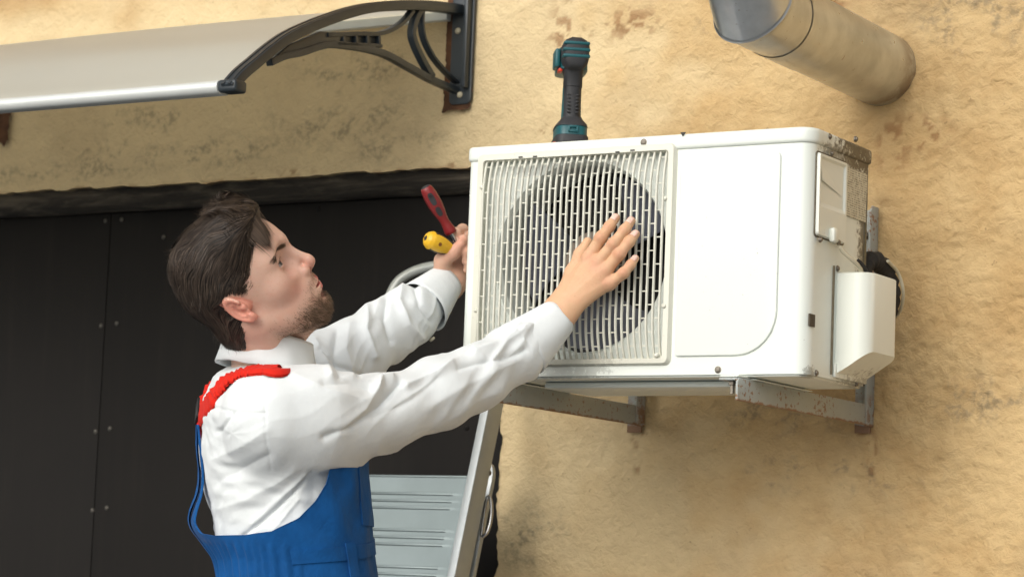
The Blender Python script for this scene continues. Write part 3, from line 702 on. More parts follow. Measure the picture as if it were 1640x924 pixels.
# platform folded up between the rails
tp = on_lad(750, 765, .03); x1 = tp[0]; x0 = xr-WL+.03
pz = tp; plen = .42
Mrows = []; prof = []
s = 0.0
while s < plen:
    prof.append((s, 0.0)); s += .03
    if s > plen-.03: break
    for _ in range(3):
        prof += [(s, 0), (s+.0015, .0022), (s+.0045, .0022), (s+.006, 0)]; s += .014
prof.append((plen, 0))
Gp = np.array([[np.array([x, pz[1], pz[2]])-aL*s_+nL*h_*e for (x, e) in ((x0, 0), (x0+.022, 0), (x0+.026, 1), (x1-.03, 1), (x1-.026, 0), (x1, 0))] for s_, h_ in prof])
m = MB().grid(Gp); plat = m.build('platform', M_ALU2, lad, 30)
pt = np.array([0, pz[1], pz[2]])
def plat_edge(xa, xb, s0, s1, d0, d1):
    v = [np.array([x, pt[1], pt[2]])-aL*s_+nL*d_ for x in (xa, xb) for s_ in (s0, s1) for d_ in (d0, d1)]
    return MB().add(v, [(0, 1, 3, 2), (4, 6, 7, 5), (0, 4, 5, 1), (2, 3, 7, 6), (0, 2, 6, 4), (1, 5, 7, 3)])
plat_edge(x1, x1+.004, 0, plen, -.03, .002).build('platform_lip', M_ALU2, plat, bevel=.001)
plat_edge(x0, x1, -.004, 0, -.03, .002).build('platform_lip', M_ALU2, plat, bevel=.001)
p = np.array([x1+.0045, pt[1], pt[2]])-aL*.13-nL*.012; MB().lathe(p, (1, 0, 0), [(0, .006), (.003, .005)], 10).build('rivet', M_SCREW, plat, 50)
# handrail hoop
tl_ = rail_top+nL*.02; hoop = [tl_-np.array([WL, 0, 0])-aL*.03, on_lad(617, 505), on_lad(630, 462), on_lad(652, 440), on_lad(690, 427), on_lad(735, 426), on_lad(775, 436), on_lad(802, 460), on_lad(812, 505), tl_-aL*.03]
MB().tube(spline(hoop, 60), .010, 12).build('hand_hoop', plain('pale_grey_hoop', (.50, .53, .50), .35, .3), lad, 60)
# rear leg with rounded end and latch loop
ra = on_lad(782, 772, -.05); rb_ = ra-aL*.9
def rounded_bar(p, ln, wd, th):
    o = []; ang = np.linspace(math.pi, 0, 13)
    for a in ang: o.append(p+np.array([math.cos(a)*wd/2, 0, 0])+aL*(math.sin(a)*wd*1.2))
    o.append(p+np.array([wd/2, 0, 0])-aL*ln); o.append(p-np.array([wd/2, 0, 0])-aL*ln)
    return MB().prism(o, nL*th)
rounded_bar(ra, .75, .030, .012).build('rear_leg', M_ALU, lad, bevel=.002)
rounded_bar(ra-np.array([WL-.03, 0, 0])-aL*.25, .6, .030, .012).build('rear_leg', M_ALU, lad, bevel=.002)
lp = [on_lad(771, 858, -.02), on_lad(776, 820, -.02), on_lad(781, 796, -.02), on_lad(786, 800, -.02), on_lad(787, 825, -.02), on_lad(781, 850, -.02), on_lad(772, 860, -.02)]
MB().tube(spline(lp, 36), .0035, 8).build('latch_loop', M_STEEL, lad, 60)
p = on_lad(783, 757, 0); MB().lathe(p+np.array([.0, 0, 0]), (0, -1, 0), [(0, .006), (.004, .005)], 10).build('rivet', M_SCREW, lad, 50)

# ------------------------------------------------------------------ cordless drill standing on the unit
yd = -.40; base = at_y(913, 240, yd); DX, DZ = base[0], Z0+H
drill = thing('cordless_drill', (DX, yd, DZ), 'teal and charcoal cordless drill standing on the air conditioner', 'drill')
ang = math.atan2(CF[1], CF[0]); fw = np.array([math.cos(ang), math.sin(ang), 0]); rt = np.array([fw[1], -fw[0], 0]); upv = np.array([0, 0, 1.])
ca_, sa_ = math.cos(.10), math.sin(.10); fw, rt = fw*ca_-rt*sa_, rt*ca_+fw*sa_
O = np.array([DX, yd, DZ])
def dl(a, b, c): return O+rt*a+fw*b+upv*c
def loft(rows, name, mat, parent, n=20, sm=40, sq=3.0):
    """rows: (height, centre fwd, half width, half depth, [centre right]) stacked superellipses"""
    V_ = []
    for r in rows:
        h, cf, hw, hd = r[:4]; cr = r[4] if len(r) > 4 else 0
        for k in range(n):
            a = 2*math.pi*k/n; c, s_ = math.cos(a), math.sin(a)
            V_.append(dl(cr+hw*abs(c)**(2/sq)*np.sign(c), cf+hd*abs(s_)**(2/sq)*np.sign(s_), h))
    m = MB().add(V_, [(i*n+k, i*n+(k+1) % n, (i+1)*n+(k+1) % n, (i+1)*n+k) for i in range(len(rows)-1) for k in range(n)]+[tuple(range(n-1, -1, -1)), tuple(range((len(rows)-1)*n, len(rows)*n))])
    return m.build(name, mat, parent, sm)
bat = loft([(0, .012, .027, .048), (.003, .012, .029, .05), (.028, .012, .0295, .05), (.030, .012, .028, .049)], 'battery', M_CHAR, drill, 28, 40, 5)
loft([(.030, .012, .026, .046), (.0305, .012, .028, .048), (.046, .010, .0275, .045), (.055, .008, .022, .035)], 'foot_shell', M_TEAL, drill, 28, 40, 4)
loft([(.0465, .010, .0285, .046), (.051, .010, .0275, .044), (.060, .006, .020, .030), (.064, .004, .0175, .026)], 'collar', M_CHAR, drill, 28, 40, 4)
m = MB()
for (a0, a1, z0_, z1_) in ((-.008, .008, .034, .0375), (-.008, .008, .0425, .046), (-.009, -.0055, .034, .046), (.0055, .009, .034, .046)):
    v = [dl(a, b, c) for a in (a0, a1) for b in (-.0385, -.033) for c in (z0_, z1_)]; m.add(v, [(0, 1, 3, 2), (4, 6, 7, 5), (0, 4, 5, 1), (2, 3, 7, 6), (0, 2, 6, 4), (1, 5, 7, 3)])
m.build('belt_clip', M_TEAL, drill, bevel=.0008)
v = [dl(a, b, c) for a in (-.034, -.0285) for b in (-.03, .0) for c in (.004, .016)]; MB().add(v, [(0, 1, 3, 2), (4, 6, 7, 5), (0, 4, 5, 1), (2, 3, 7, 6), (0, 2, 6, 4), (1, 5, 7, 3)]).build('release_tab', M_TRIG, bat, bevel=.001)
loft([(.060, .004, .0165, .024), (.075, .003, .0155, .021), (.10, .0, .0155, .019), (.118, -.002, .0158, .019), (.1185, -.002, .0165, .0205), (.142, -.004, .0165, .022), (.148, -.004, .018, .026)], 'grip', M_CHAR, drill, 28, 60, 2.6)
loft([(.062, .006, .0175, .018), (.10, .004, .0165, .015), (.118, .003, .0165, .015)], 'grip_inlay', M_TEAL, drill, 28, 60, 2.6)
for sx in (-1, 1):
    for k in range(6):
        z_ = .070+k*.0062; v = [dl(sx*a, b, c+(a-.004)*.25) for a in (.0045, .0105) for b in (-.0205+.0007*k*.4, -.0155) for c in (z_, z_+.0028)]
        MB().add(v, [(0, 1, 3, 2), (4, 6, 7, 5), (0, 4, 5, 1), (2, 3, 7, 6), (0, 2, 6, 4), (1, 5, 7, 3)]).build('grip_rib', M_BLACK, drill, bevel=.0006)
# motor housing: rounded-octagon section swept along the drill axis
def sect(b, hw, z0_, z1_, ch):
    return [dl(a, b, c) for a, c in ((-hw*.55, z0_), (hw*.55, z0_), (hw*.9, z0_+ch*.9), (hw, z0_+ch*1.8), (hw, z1_-ch*1.3), (hw*.80, z1_-ch*.5), (hw*.35, z1_), (-hw*.35, z1_), (-hw*.80, z1_-ch*.5), (-hw, z1_-ch*1.3), (-hw, z0_+ch*1.8), (-hw*.9, z0_+ch*.9))]
rows = [sect(-.046, .016, .156, .190, .008), sect(-.044, .0205, .150, .197, .010), (sect(-.036, .0235, .146, .202, .011)), sect(.02, .0235, .146, .203, .011), sect(.055, .021, .150, .200, .010), sect(.075, .016, .156, .196, .009)]
V_ = [p for r in rows for p in r]; n = 12
hs_ = MB().add(V_, [(i*n+k, i*n+(k+1) % n, (i+1)*n+(k+1) % n, (i+1)*n+k) for i in range(len(rows)-1) for k in range(n)]+[tuple(range(n-1, -1, -1)), tuple(range((len(rows)-1)*n, len(rows)*n))]).build('motor_housing', M_CHAR, drill, bevel=.002)
for z_ in (.1640, .1755, .1868):
    w_ = .0215 if z_ < .18 else .0205
    v = [dl(a, b, c) for a in (-w_-.0026, w_+.0026) for b in (-.0475, -.025) for c in (z_, z_+.0062)]
    MB().add(v, [(0, 1, 3, 2), (4, 6, 7, 5), (0, 4, 5, 1), (2, 3, 7, 6), (0, 2, 6, 4), (1, 5, 7, 3)]).build('teal_stripe', M_TEAL, hs_, bevel=.0028, seg=3)
loft([(.150, .03, .0262, .045), (.1515, .03, .0268, .047), (.188, .03, .0262, .047), (.190, .03, .025, .045)], 'side_shell', M_TEAL, drill, 24, 40, 4)
v = [dl(a, b, c) for a in (-.0335, -.0245) for b in (-.012, .03) for c in (.153, .186)]; MB().add(v, [(0, 1, 3, 2), (4, 6, 7, 5), (0, 4, 5, 1), (2, 3, 7, 6), (0, 2, 6, 4), (1, 5, 7, 3)]).build('gear_shell', M_TEAL, drill, bevel=.003)
v = [dl(a, b, c) for a in (-.0265, -.0195) for b in (-.008, .012) for c in (.1455, .1515)]; MB().add(v, [(0, 1, 3, 2), (4, 6, 7, 5), (0, 4, 5, 1), (2, 3, 7, 6), (0, 2, 6, 4), (1, 5, 7, 3)]).build('direction_switch', M_TRIG, drill, bevel=.001)
v = [dl(a, b, c) for a in (-.008, .008) for b in (.012, .032) for c in (.118, .142)]; MB().add(v, [(0, 1, 3, 2), (4, 6, 7, 5), (0, 4, 5, 1), (2, 3, 7, 6), (0, 2, 6, 4), (1, 5, 7, 3)]).build('trigger', M_TRIG, drill, bevel=.003)
MB().lathe(dl(0, .075, .176), fw, [(0, .019), (.006, .020), (.03, .019), (.045, .010)], 24).build('chuck', M_CHAR, drill, 40)
# ------------------------------------------------------------------ implicit-surface modelling for the person
def surface_nets(fn, lo, hi, h, blk=5):
    lo = np.asarray(lo, float); n = [int(math.ceil((hi[k]-lo[k])/h/blk))*blk+1 for k in range(3)]
    vals = np.empty(n, np.float32)
    nb = [(m-1)//blk for m in n]; bc = np.stack(np.meshgrid(*[np.arange(m) for m in nb], indexing='ij'), -1).reshape(-1, 3)
    dc = fn(lo+(bc+.5)*blk*h)
    rad = blk*h*.5*1.7321*1.7+h
    lo_ = np.minimum(dc, 1)
    # background sign
    sg = np.where(dc > 0, 1.0, -1.0).reshape(nb)
    vals[:-1, :-1, :-1] = np.repeat(np.repeat(np.repeat(sg, blk, 0), blk, 1), blk, 2); vals[-1] = 1; vals[:, -1] = 1; vals[:, :, -1] = 1
    act = bc[np.abs(dc) < rad]
    off = np.stack(np.meshgrid(*[np.arange(blk+1)]*3, indexing='ij'), -1).reshape(-1, 3)
    for s in range(0, len(act), 1500):
        I = (act[s:s+1500, None, :]*blk+off[None]).reshape(-1, 3)
        vals[I[:, 0], I[:, 1], I[:, 2]] = fn(lo+I*h)
    ins = vals < 0
    cnt = np.zeros([m-1 for m in n], np.int8)
    for dx in (0, 1):
        for dy in (0, 1):
            for dz in (0, 1): cnt += ins[dx:n[0]-1+dx, dy:n[1]-1+dy, dz:n[2]-1+dz]
    cells = np.argwhere((cnt > 0) & (cnt < 8)); cid = -np.ones([m-1 for m in n], np.int64); cid[tuple(cells.T)] = np.arange(len(cells))
    acc = np.zeros((len(cells), 3)); num = np.zeros(len(cells))
    C = [np.array((a, b, c)) for a in (0, 1) for b in (0, 1) for c in (0, 1)]
    for i in range(8):
        for j in range(i+1, 8):
            if np.abs(C[i]-C[j]).sum() != 1: continue
            a = cells+C[i]; b = cells+C[j]; va = vals[tuple(a.T)]; vb = vals[tuple(b.T)]; m = (va < 0) != (vb < 0)
            t = np.where(m, va/np.where(m, va-vb, 1), 0); acc += np.where(m[:, None], a+(b-a)*t[:, None], 0); num += m
    V_ = lo+acc/num[:, None]*h; F_ = []
    for ax in range(3):
        sl0 = [slice(None)]*3; sl1 = [slice(None)]*3; sl0[ax] = slice(0, -1); sl1[ax] = slice(1, None)
        e = ins[tuple(sl0)] != ins[tuple(sl1)]; E = np.argwhere(e); o1, o2 = [(1, 2), (2, 0), (0, 1)][ax]
        ok = (E[:, o1] > 0) & (E[:, o2] > 0) & (E[:, o1] < n[o1]-1) & (E[:, o2] < n[o2]-1); E = E[ok]
        q = []
        for (d1, d2) in ((-1, -1), (0, -1), (0, 0), (-1, 0)):
            c = E.copy(); c[:, o1] += d1; c[:, o2] += d2; q.append(cid[tuple(c.T)])
        q = np.stack(q, -1); fl = ins[tuple(E.T)]; q[~fl] = q[~fl][:, ::-1]; F_.append(q)
    F_ = np.concatenate(F_); F_ = F_[(F_ >= 0).all(1)]
    return V_, F_
def grad(fn, P_, e=8e-4):
    k = np.array([[1, -1, -1], [-1, -1, 1], [-1, 1, -1], [1, 1, 1]], float); g_ = 0
    for q in k: g_ = g_+q*fn(P_+q*e)[:, None]
    return g_/np.maximum(np.linalg.norm(g_, axis=1, keepdims=True), 1e-9)
def settle(fn, V_, it=2):
    for _ in range(it): V_ = V_-np.clip(fn(V_), -.004, .004)[:, None]*grad(fn, V_)*.9
    return V_
def quad_mesh(name, V_, F_):
    me = bpy.data.meshes.new(name); V_ = np.asarray(V_, np.float32); F_ = np.asarray(F_, np.int32); k = F_.shape[1]
    me.vertices.add(len(V_)); me.vertices.foreach_set('co', V_.ravel())
    me.loops.add(F_.size); me.loops.foreach_set('vertex_index', F_.ravel())
    me.polygons.add(len(F_)); me.polygons.foreach_set('loop_start', np.arange(0, F_.size, k, dtype=np.int32))
    me.update(calc_edges=True); me.validate(); return me
def subdivide(V_, F_):
    """one linear midpoint split of quads"""
    E = np.sort(np.concatenate([F_[:, [0, 1]], F_[:, [1, 2]], F_[:, [2, 3]], F_[:, [3, 0]]]), 1); u, inv = np.unique(E, axis=0, return_inverse=True); inv = inv.reshape(4, -1)
    n0 = len(V_); mid = (V_[u[:, 0]]+V_[u[:, 1]])/2; cen = V_[F_].mean(1); e = inv+n0; c = np.arange(len(F_))+n0+len(u)
    nf = np.concatenate([np.stack([F_[:, k], e[k], c, e[(k-1) % 4]], -1) for k in range(4)])
    return np.concatenate([V_, mid, cen]), nf
def smin(a, b, k):
    h = np.maximum(k-np.abs(a-b), 0)/k; return np.minimum(a, b)-h*h*k*.25
def smax(a, b, k): return -smin(-a, -b, k)
def ell(p, c, r):
    r = np.asarray(r, float); q = (p-np.asarray(c))/r; k0 = np.sqrt(np.einsum('ij,ij->i', q, q)); q = q/r; k1 = np.sqrt(np.einsum('ij,ij->i', q, q))
    return k0*(k0-1)/np.maximum(k1, 1e-6)
def sph(p, c, r): q = p-np.asarray(c); return np.sqrt(np.einsum('ij,ij->i', q, q))-r
def cone(p, a, b, ra, rb):
    a = np.asarray(a, float); b = np.asarray(b, float); ba = b-a; t = np.clip((p-a)@ba/max(ba@ba, 1e-12), 0, 1)
    q = p-a-t[:, None]*ba; return np.sqrt(np.einsum('ij,ij->i', q, q))-(ra+(rb-ra)*t)
def chain(p, pts, rs, k=.01):
    d = None
    for i in range(len(pts)-1):
        c = cone(p, pts[i], pts[i+1], rs[i], rs[i+1]); d = c if d is None else smin(d, c, k)
    return d
def seg_dist(q, poly):
    """distance of 2D/3D points to a polyline"""
    d = np.full(len(q), 1e9)
    for a, b in zip(poly[:-1], poly[1:]):
        a = np.asarray(a, float); b = np.asarray(b, float); ba = b-a; t = np.clip((q-a)@ba/max(ba@ba, 1e-12), 0, 1)
        d = np.minimum(d, np.linalg.norm(q-a-t[:, None]*ba, axis=1))
    return d
def set_col(me, col, name='Col'):
    a = me.color_attributes.new(name, 'FLOAT_COLOR', 'POINT'); c = np.ones((len(me.vertices), 4), np.float32); c[:, :3] = col; a.data.foreach_set('color', c.ravel())

def skin_mat():
    s = NT('skin'); at = s.n('ShaderNodeAttribute'); at.attribute_name = 'Col'
    n_ = s.noise(260, 3, .6); blot = s.noise(45, 4, .6)
    c = s.mix(s.math('MULTIPLY', s.ramp(blot, .45, .75), .16), at.outputs['Color'], (.62, .22, .15))
    c = s.mix(s.math('MULTIPLY', s.ramp(n_, .60, .74), .22), c, (.36, .15, .08))
    s.set(c, s.math('ADD', s.math('MULTIPLY', n_, .25), .46), 0, s.bump(n_, .28, .0015), Subsurface_Weight=.18, Subsurface_Scale=.006)
    s.b.inputs['Subsurface Radius'].default_value = (1.0, .35, .2); s.b.inputs['Specular IOR Level'].default_value = .4
    return s.m
M_SKIN = skin_mat()
def cloth(name, col, bump_=.25, sc=700, wr=.5, sheen=.2):
    s = NT(name); wv = s.noise(sc, 2, .5); f = s.noise(34, 4, .6, s.mp((1, 1, .7), (0, 0, 0), (.5, .6, .2)), .2)
    c = s.mix(s.ramp(s.noise(14, 5, .65), .3, .7), tuple(x*(.94 if col[0] > .5 else .72) for x in col), col)
    return s.set(c, .85, 0, s.bump(f, wr, .006, s.bump(wv, bump_, .0008)), Sheen_Weight=sheen, Specular_IOR_Level=.2)
M_SHIRT = cloth('white_cotton', (.735, .775, .785), .15, 900, .20)
M_BLUE = cloth('blue_workwear_twill', (.004, .085, .285), .35, 900, .5, .05)
M_STRAP = cloth('red_elastic_webbing', (.62, .018, .008), .3, 600, .3, .05)
def hair_mat(name, c0, c1):
    s = NT(name); at = s.n('ShaderNodeAttribute'); at.attribute_name = 'Col'; q = s.n('ShaderNodeSeparateColor'); s.l(at.outputs['Color'], q.inputs[0])
    return s.set(s.mix(q.outputs[0], c0, c1), .55, 0, None, Specular_IOR_Level=.35)
M_HAIR = hair_mat('brown_hair', (.0085, .0060, .0046), (.115, .082, .060))
M_BEARD = hair_mat('light_brown_stubble', (.05, .030, .017), (.20, .125, .075))

# ---- frames
BW = np.stack([CR, CF, CU], 1)                                            # view axes as columns (right, away, up)
def rot3(a, b, c):
    ca, sa, cb, sb, cc, sc_ = math.cos(a), math.sin(a), math.cos(b), math.sin(b), math.cos(c), math.sin(c)
    return np.array([[ca, -sa, 0], [sa, ca, 0], [0, 0, 1]]) @ np.array([[cb, 0, sb], [0, 1, 0], [-sb, 0, cb]]) @ np.array([[1, 0, 0], [0, cc, -sc_], [0, sc_, cc]])
HS = .968; HR = BW @ rot3(-.175, -.552, .44); HC = at_d(397, 467, 4.10)            # head: x forward, y to his left, z up
def h2w(q): return HC+np.asarray(q)*HS @ HR.T
def w2h(p): return (np.asarray(p)-HC)/HS @ HR

# ---- head
NECK0, NECK1 = np.array([-.022, 0, -.035]), w2h(at_d(428, 590, 4.17))
def sy(p): q = p.copy(); q[:, 1] = np.abs(q[:, 1]); return q
def ear_frame(p, side):
    c = np.array([-.010, side*.0745, .004]); w_ = np.array([-.36, side*.90, 0.0]); w_ /= np.linalg.norm(w_)
    v_ = np.array([-.60, 0, .80]); v_ -= w_*(v_@w_); v_ /= np.linalg.norm(v_); u_ = np.cross(v_, w_)*side
    if u_[0] < 0: u_ = -u_
    q = (p-c)*1.18; return q@u_, q@v_, q@w_
def ear_sdf(p, side):
    u, v, w_ = ear_frame(p, side)
    us = u+.004*np.clip(-v/.03, -1, 1)-.002
    e = np.hypot(us/(.0175-.004*np.clip(-v/.03, 0, 1)), v/.031); ang = np.arctan2(v, us)
    plate = smax(np.abs(w_-.004*(e**2)+.001)-.0026, (e-1)*.017, .003)
    rim = np.hypot((e-.93)*.0175, w_-.0055)-.0036; rim = smax(rim, np.where((ang > -1.2) & (ang < .25), .004, -.01), .003)
    anti = np.hypot((e-.56)*.0175, w_-.0042)-.0026; anti = np.where((ang > -.6) & (ang < 1.0), .01, anti)
    lobe = np.linalg.norm(np.stack([(us-.003)/1.0, (v+.0275)/1.1, (w_-.001)*1.9], -1), axis=1)-.0082
    trag = np.linalg.norm(np.stack([u-.0125, v+.005, w_-.003], -1), axis=1)-.0048
    con = np.linalg.norm(np.stack([u-.004, (v+.004)*.8, w_-.007], -1), axis=1)-.0085
    d = smin(smin(plate, rim, .003), smin(anti, lobe, .004), .003); d = smax(d, -con, .003); d = smin(d, trag, .004)
    root = np.linalg.norm(np.stack([(u-.006)/1.0, v*.55, (w_+.008)*.8], -1), axis=1)-.010
    return smin(d, root, .005)
def eye_open(p):                                                            # palpebral opening in the half-space y>0
    return p[:, 2]
EYE = np.array([.0680, .0315, .0205]); ER = .0122
GAZE = np.array([.93, -.12, .16]); GAZE /= np.linalg.norm(GAZE)
def head_sdf(p):
    q = sy(p)
    d = ell(p, (-.002, 0, .044), (.092, .0735, .084))
    d = smin(d, ell(p, (.030, 0, .046), (.066, .063, .062)), .03)
    d = smin(d, ell(p, (.036, 0, -.012), (.060, .0625, .075)), .03)
    d = smin(d, cone(q, (.004, .052, -.045), (.078, .014, -.088), .0175, .016), .028)
    d = smin(d, ell(p, (.045, 0, -.058), (.052, .047, .036)), .025)
    d = smin(d, ell(p, (.072, 0, -.046), (.030, .030, .030)), .02)
    d = smin(d, sph(p, (.0785, 0, -.085), .0180), .018)
    d = smin(d, sph(q, (.056, .046, -.006), .0165), .024)                 # cheek bone
    d = smin(d, cone(q, (.0835, .010, .0375), (.066, .046, .0395), .0105, .010), .016)   # brow
    d = smin(d, sph(p, (.0855, 0, .0430), .0125), .014)
    d = smax(d, -sph(q, (.1040, .0345, .0185), .0295), .010)                 # socket
    d = smin(d, cone(p, (.0915, 0, .027), (.1100, 0, -.005), .0062, .0076), .009)   # bridge
    d = smin(d, sph(p, (.1118, 0, -.0125), .0092), .007)                  # tip
    d = smin(d, sph(q, (.0985, .0120, -.0185), .0082), .007)              # wing
    d = smin(d, cone(p, (.107, 0, -.019), (.097, 0, -.027), .0055, .006), .006)
    d = smax(d, -ell(q, (.1055, .0066, -.0245), (.0066, .0034, .0050)), .002)
    # lids over the eyeball
    e = q-EYE; eb = np.linalg.norm(e, axis=1)
    slit = np.abs(e[:, 2]-.0008+.0015*(e[:, 1]/.012))-.0042*np.sqrt(np.clip(1-(e[:, 1]/.0145)**2, 0, 1))
    lid = smax(eb-.0142, -np.maximum(slit, -(e[:, 0]-.002)), .0012)
    d = smin(d, lid, .0035)
    d = np.minimum(d, eb-ER)
    d = smin(d, cone(q, (.0810, .020, .0300), (.0715, .044, .0300), .0016, .0016), .006)    # lid fold
    # lips
    d = smin(d, cone(q, (.0980, .003, -.0425), (.0860, .0245, -.0520), .0058, .0040), .005)
    d = smin(d, cone(q, (.0965, .000, -.0585), (.0855, .0230, -.0545), .0075, .0042), .005)
    d = smax(d, -ell(p, (.1040, 0, -.0500), (.022, .0205, .0026)), .002)
    d = smax(d, -cone(p, (.1075, 0, -.030), (.1045, 0, -.039), .0022, .0022), .004)           # philtrum
    d = smax(d, -ell(p, (.098, 0, -.068), (.008, .016, .005)), .008)       # fold over the chin
    nk = cone(p, NECK0, NECK1, .055, .051); d = smin(d, nk, .022)
    d = smin(d, cone(p, (.062, 0, -.098), NECK1+np.array([.040, 0, .012]), .010, .020), .03)
    d = smin(d, cone(q, (-.014, .052, -.030), NECK1+np.array([.040, -.0, .0])*1.0, .012, .010), .02)
    for sd in (1, -1):
        i = np.flatnonzero((np.abs(p[:, 0]+.010) < .055) & (np.abs(p[:, 2]-.004) < .055) & (p[:, 1]*sd > .045))
        if len(i): d[i] = smin(d[i], ear_sdf(p[i], sd), .004)
    return d
V_, F_ = surface_nets(head_sdf, (-.125, -.105, -.19), (.135, .105, .15), .0021)
V_, F_ = subdivide(V_, F_); V_ = settle(head_sdf, V_, 2)
def relax(V_, F_, w_, it):
    E = np.concatenate([F_[:, [0, 1]], F_[:, [1, 2]], F_[:, [2, 3]], F_[:, [3, 0]]])
    for _ in range(it):
        a = np.stack([np.bincount(E[:, 0], V_[E[:, 1], k], len(V_)) for k in range(3)], -1); n_ = np.bincount(E[:, 0], minlength=len(V_)); V_ = V_+(a/np.maximum(n_, 1)[:, None]-V_)*w_[:, None]
    return V_
wr_ = np.zeros(len(V_))
for sd in (1, -1):
    u, v, w_ = ear_frame(V_, sd); wr_ = np.maximum(wr_, .5*smooth01(1.5, 1.0, np.hypot(u/.024, v/.038))*(np.abs(w_) < .022))
V_ = relax(V_, F_, wr_, 5); V_ = relax(V_, F_, np.full(len(V_), .35), 1)
hv = V_
q = sy(hv); SKIN = np.array([.675, .435, .335])
col = np.tile(SKIN, (len(hv), 1))
def paint(col, c, m): m = np.clip(m, 0, 1)[:, None]; return col*(1-m)+np.array(c)*m
gs = lambda d, r: np.exp(-(d/r)**2)
col = paint(col, (.66, .25, .19), .62*gs(np.linalg.norm(q-np.array([.070, .044, -.020]), axis=1), .022))
col = paint(col, (.60, .22, .16), .55*gs(np.linalg.norm(q-np.array([.108, .006, -.014]), axis=1), .014))
col = paint(col, (.46, .25, .19), .35*gs(np.linalg.norm(q-np.array([.078, .022, .016]), axis=1), .012))
for sd in (1, -1):
    u, v, w_ = ear_frame(hv, sd); m = smooth01(.006, .0, np.hypot(u/.02, v/.036)*.02-.019)*(np.abs(w_) < .016); col = paint(col, (.66, .25, .18), .75*m)
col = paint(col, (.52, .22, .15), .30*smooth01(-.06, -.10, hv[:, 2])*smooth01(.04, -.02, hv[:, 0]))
# beard area
def beard_mask(p):
    q = sy(p); m = smooth01(-.036, -.074, p[:, 2]+.22*np.maximum(0, q[:, 1]-.035)-.28*np.maximum(0, .045-p[:, 0])) * smooth01(-.002, .016, p[:, 0])
    must = gs(seg_dist(q, [(.104, .002, -.034), (.088, .028, -.045), (.080, .031, -.062)]), .008)
    m = np.maximum(m, must*.9); mo = smooth01(.0115, .0155, seg_dist(q, [(.102, 0, -.050), (.086, .020, -.052)])); m = m*np.maximum(mo, 0)
    under = smooth01(-.125, -.098, p[:, 2]); side_ = smooth01(.0, .025, p[:, 0]); m = m*under
    soft = smooth01(.066, .050, q[:, 1]); return np.clip(m*(.45+.55*soft), 0, 1)
bm_ = beard_mask(hv)
col = paint(col, (.27, .15, .095), .55*bm_)
lip = np.minimum(seg_dist(q, [(.1010, .000, -.0430), (.0875, .0245, -.0520)])-.0054, seg_dist(q, [(.1005, .000, -.0580), (.0870, .0230, -.0545)])-.0066)
col = paint(col, (.60, .175, .16), .95*smooth01(.0028, .0002, lip))
col = paint(col, (.16, .04, .035), .8*smooth01(.0022, .0004, np.abs(hv[:, 2]+.0500))*(q[:, 1] < .016)*(hv[:, 0] > .08)*smooth01(.002, -.001, ell(hv, (.1010, 0, -.0500), (.020, .019, .0034))))
e = q-EYE; eb = np.linalg.norm(e, axis=1); isb = (np.abs(eb-ER) < .0006) & (e[:, 0] > .003)
gz = GAZE.copy(); g2 = np.where(hv[:, 1:2] < 0, np.array([[gz[0], -gz[1], gz[2]]]), gz[None]); cs = (e/np.maximum(eb, 1e-6)[:, None]*g2).sum(1)
ec = np.where(cs[:, None] > math.cos(.18), np.array([[.01, .01, .01]]), np.where(cs[:, None] > math.cos(.46), np.array([[.055, .070, .068]]), np.array([[.36, .31, .29]])))
col = np.where(isb[:, None], ec, col)
lidline = (np.abs(eb-.0136) < .0012) & (np.abs(np.abs(e[:, 2]-.0008+.0015*(e[:, 1]/.012))-.0042*np.sqrt(np.clip(1-(e[:, 1]/.0145)**2, 0, 1))) < .0017) & (e[:, 0] > .003) & (e[:, 2] > -.001)
col = paint(col, (.10, .055, .04), .8*lidline)
col = paint(col, (.19, .115, .075), .75*gs(seg_dist(q, [(.0945, .010, .0365), (.086, .032, .0430), (.070, .051, .0380)]), .0040))
body_V = [h2w(hv)]; body_F = [F_]; body_C = [col]

# ---- right hand on the grille (back of the hand towards the viewer)
GY = YF-.0235
def hp(px, py, off): return at_y(px, py, GY-off)
FING = {'index': ([(944, 413, .030), (962.5, 381, .030), (976, 363, .022), (986, 349, .011)], [.0115, .0098, .0086, .0074]),
        'middle': ([(958, 421, .032), (983, 391, .032), (1000, 369, .023), (1011, 354, .011)], [.0115, .0098, .0086, .0074]),
        'ring': ([(970, 434, .030), (992, 407, .030), (1008, 387.5, .022), (1018, 375, .011)], [.0112, .0095, .0082, .0072]),
        'pinky': ([(977, 454, .026), (999, 437.5, .026), (1010, 424, .019), (1017.5, 414, .010)], [.0102, .0085, .0074, .0064])}
FP = {k: ([hp(*q) for q in v[0]], v[1]) for k, v in FING.items()}
WR = hp(896, 501, .046); FA = at_d(842, 553, 4.315)
THUMB = [hp(905, 470, .034), hp(918, 437, .022), hp(930, 408, .014), hp(941, 388, .010)]
fold_n = np.array([0, -1., 0])
def flat_cone(p, a, b, ra, rb, n, k): 
    """cone squeezed along n by factor k"""
    a = np.asarray(a); mid = a+(np.asarray(b)-a)*np.clip(((p-a)@(np.asarray(b)-a))/((np.asarray(b)-a)@(np.asarray(b)-a)), 0, 1)[:, None]
    dlt = p-mid; dn = dlt@n; q_ = dlt+np.outer(dn*(k-1), n); t = np.clip(((p-a)@(np.asarray(b)-a))/((np.asarray(b)-a)@(np.asarray(b)-a)), 0, 1)
    return (np.linalg.norm(q_, axis=1)-(ra+(rb-ra)*t))/1.15
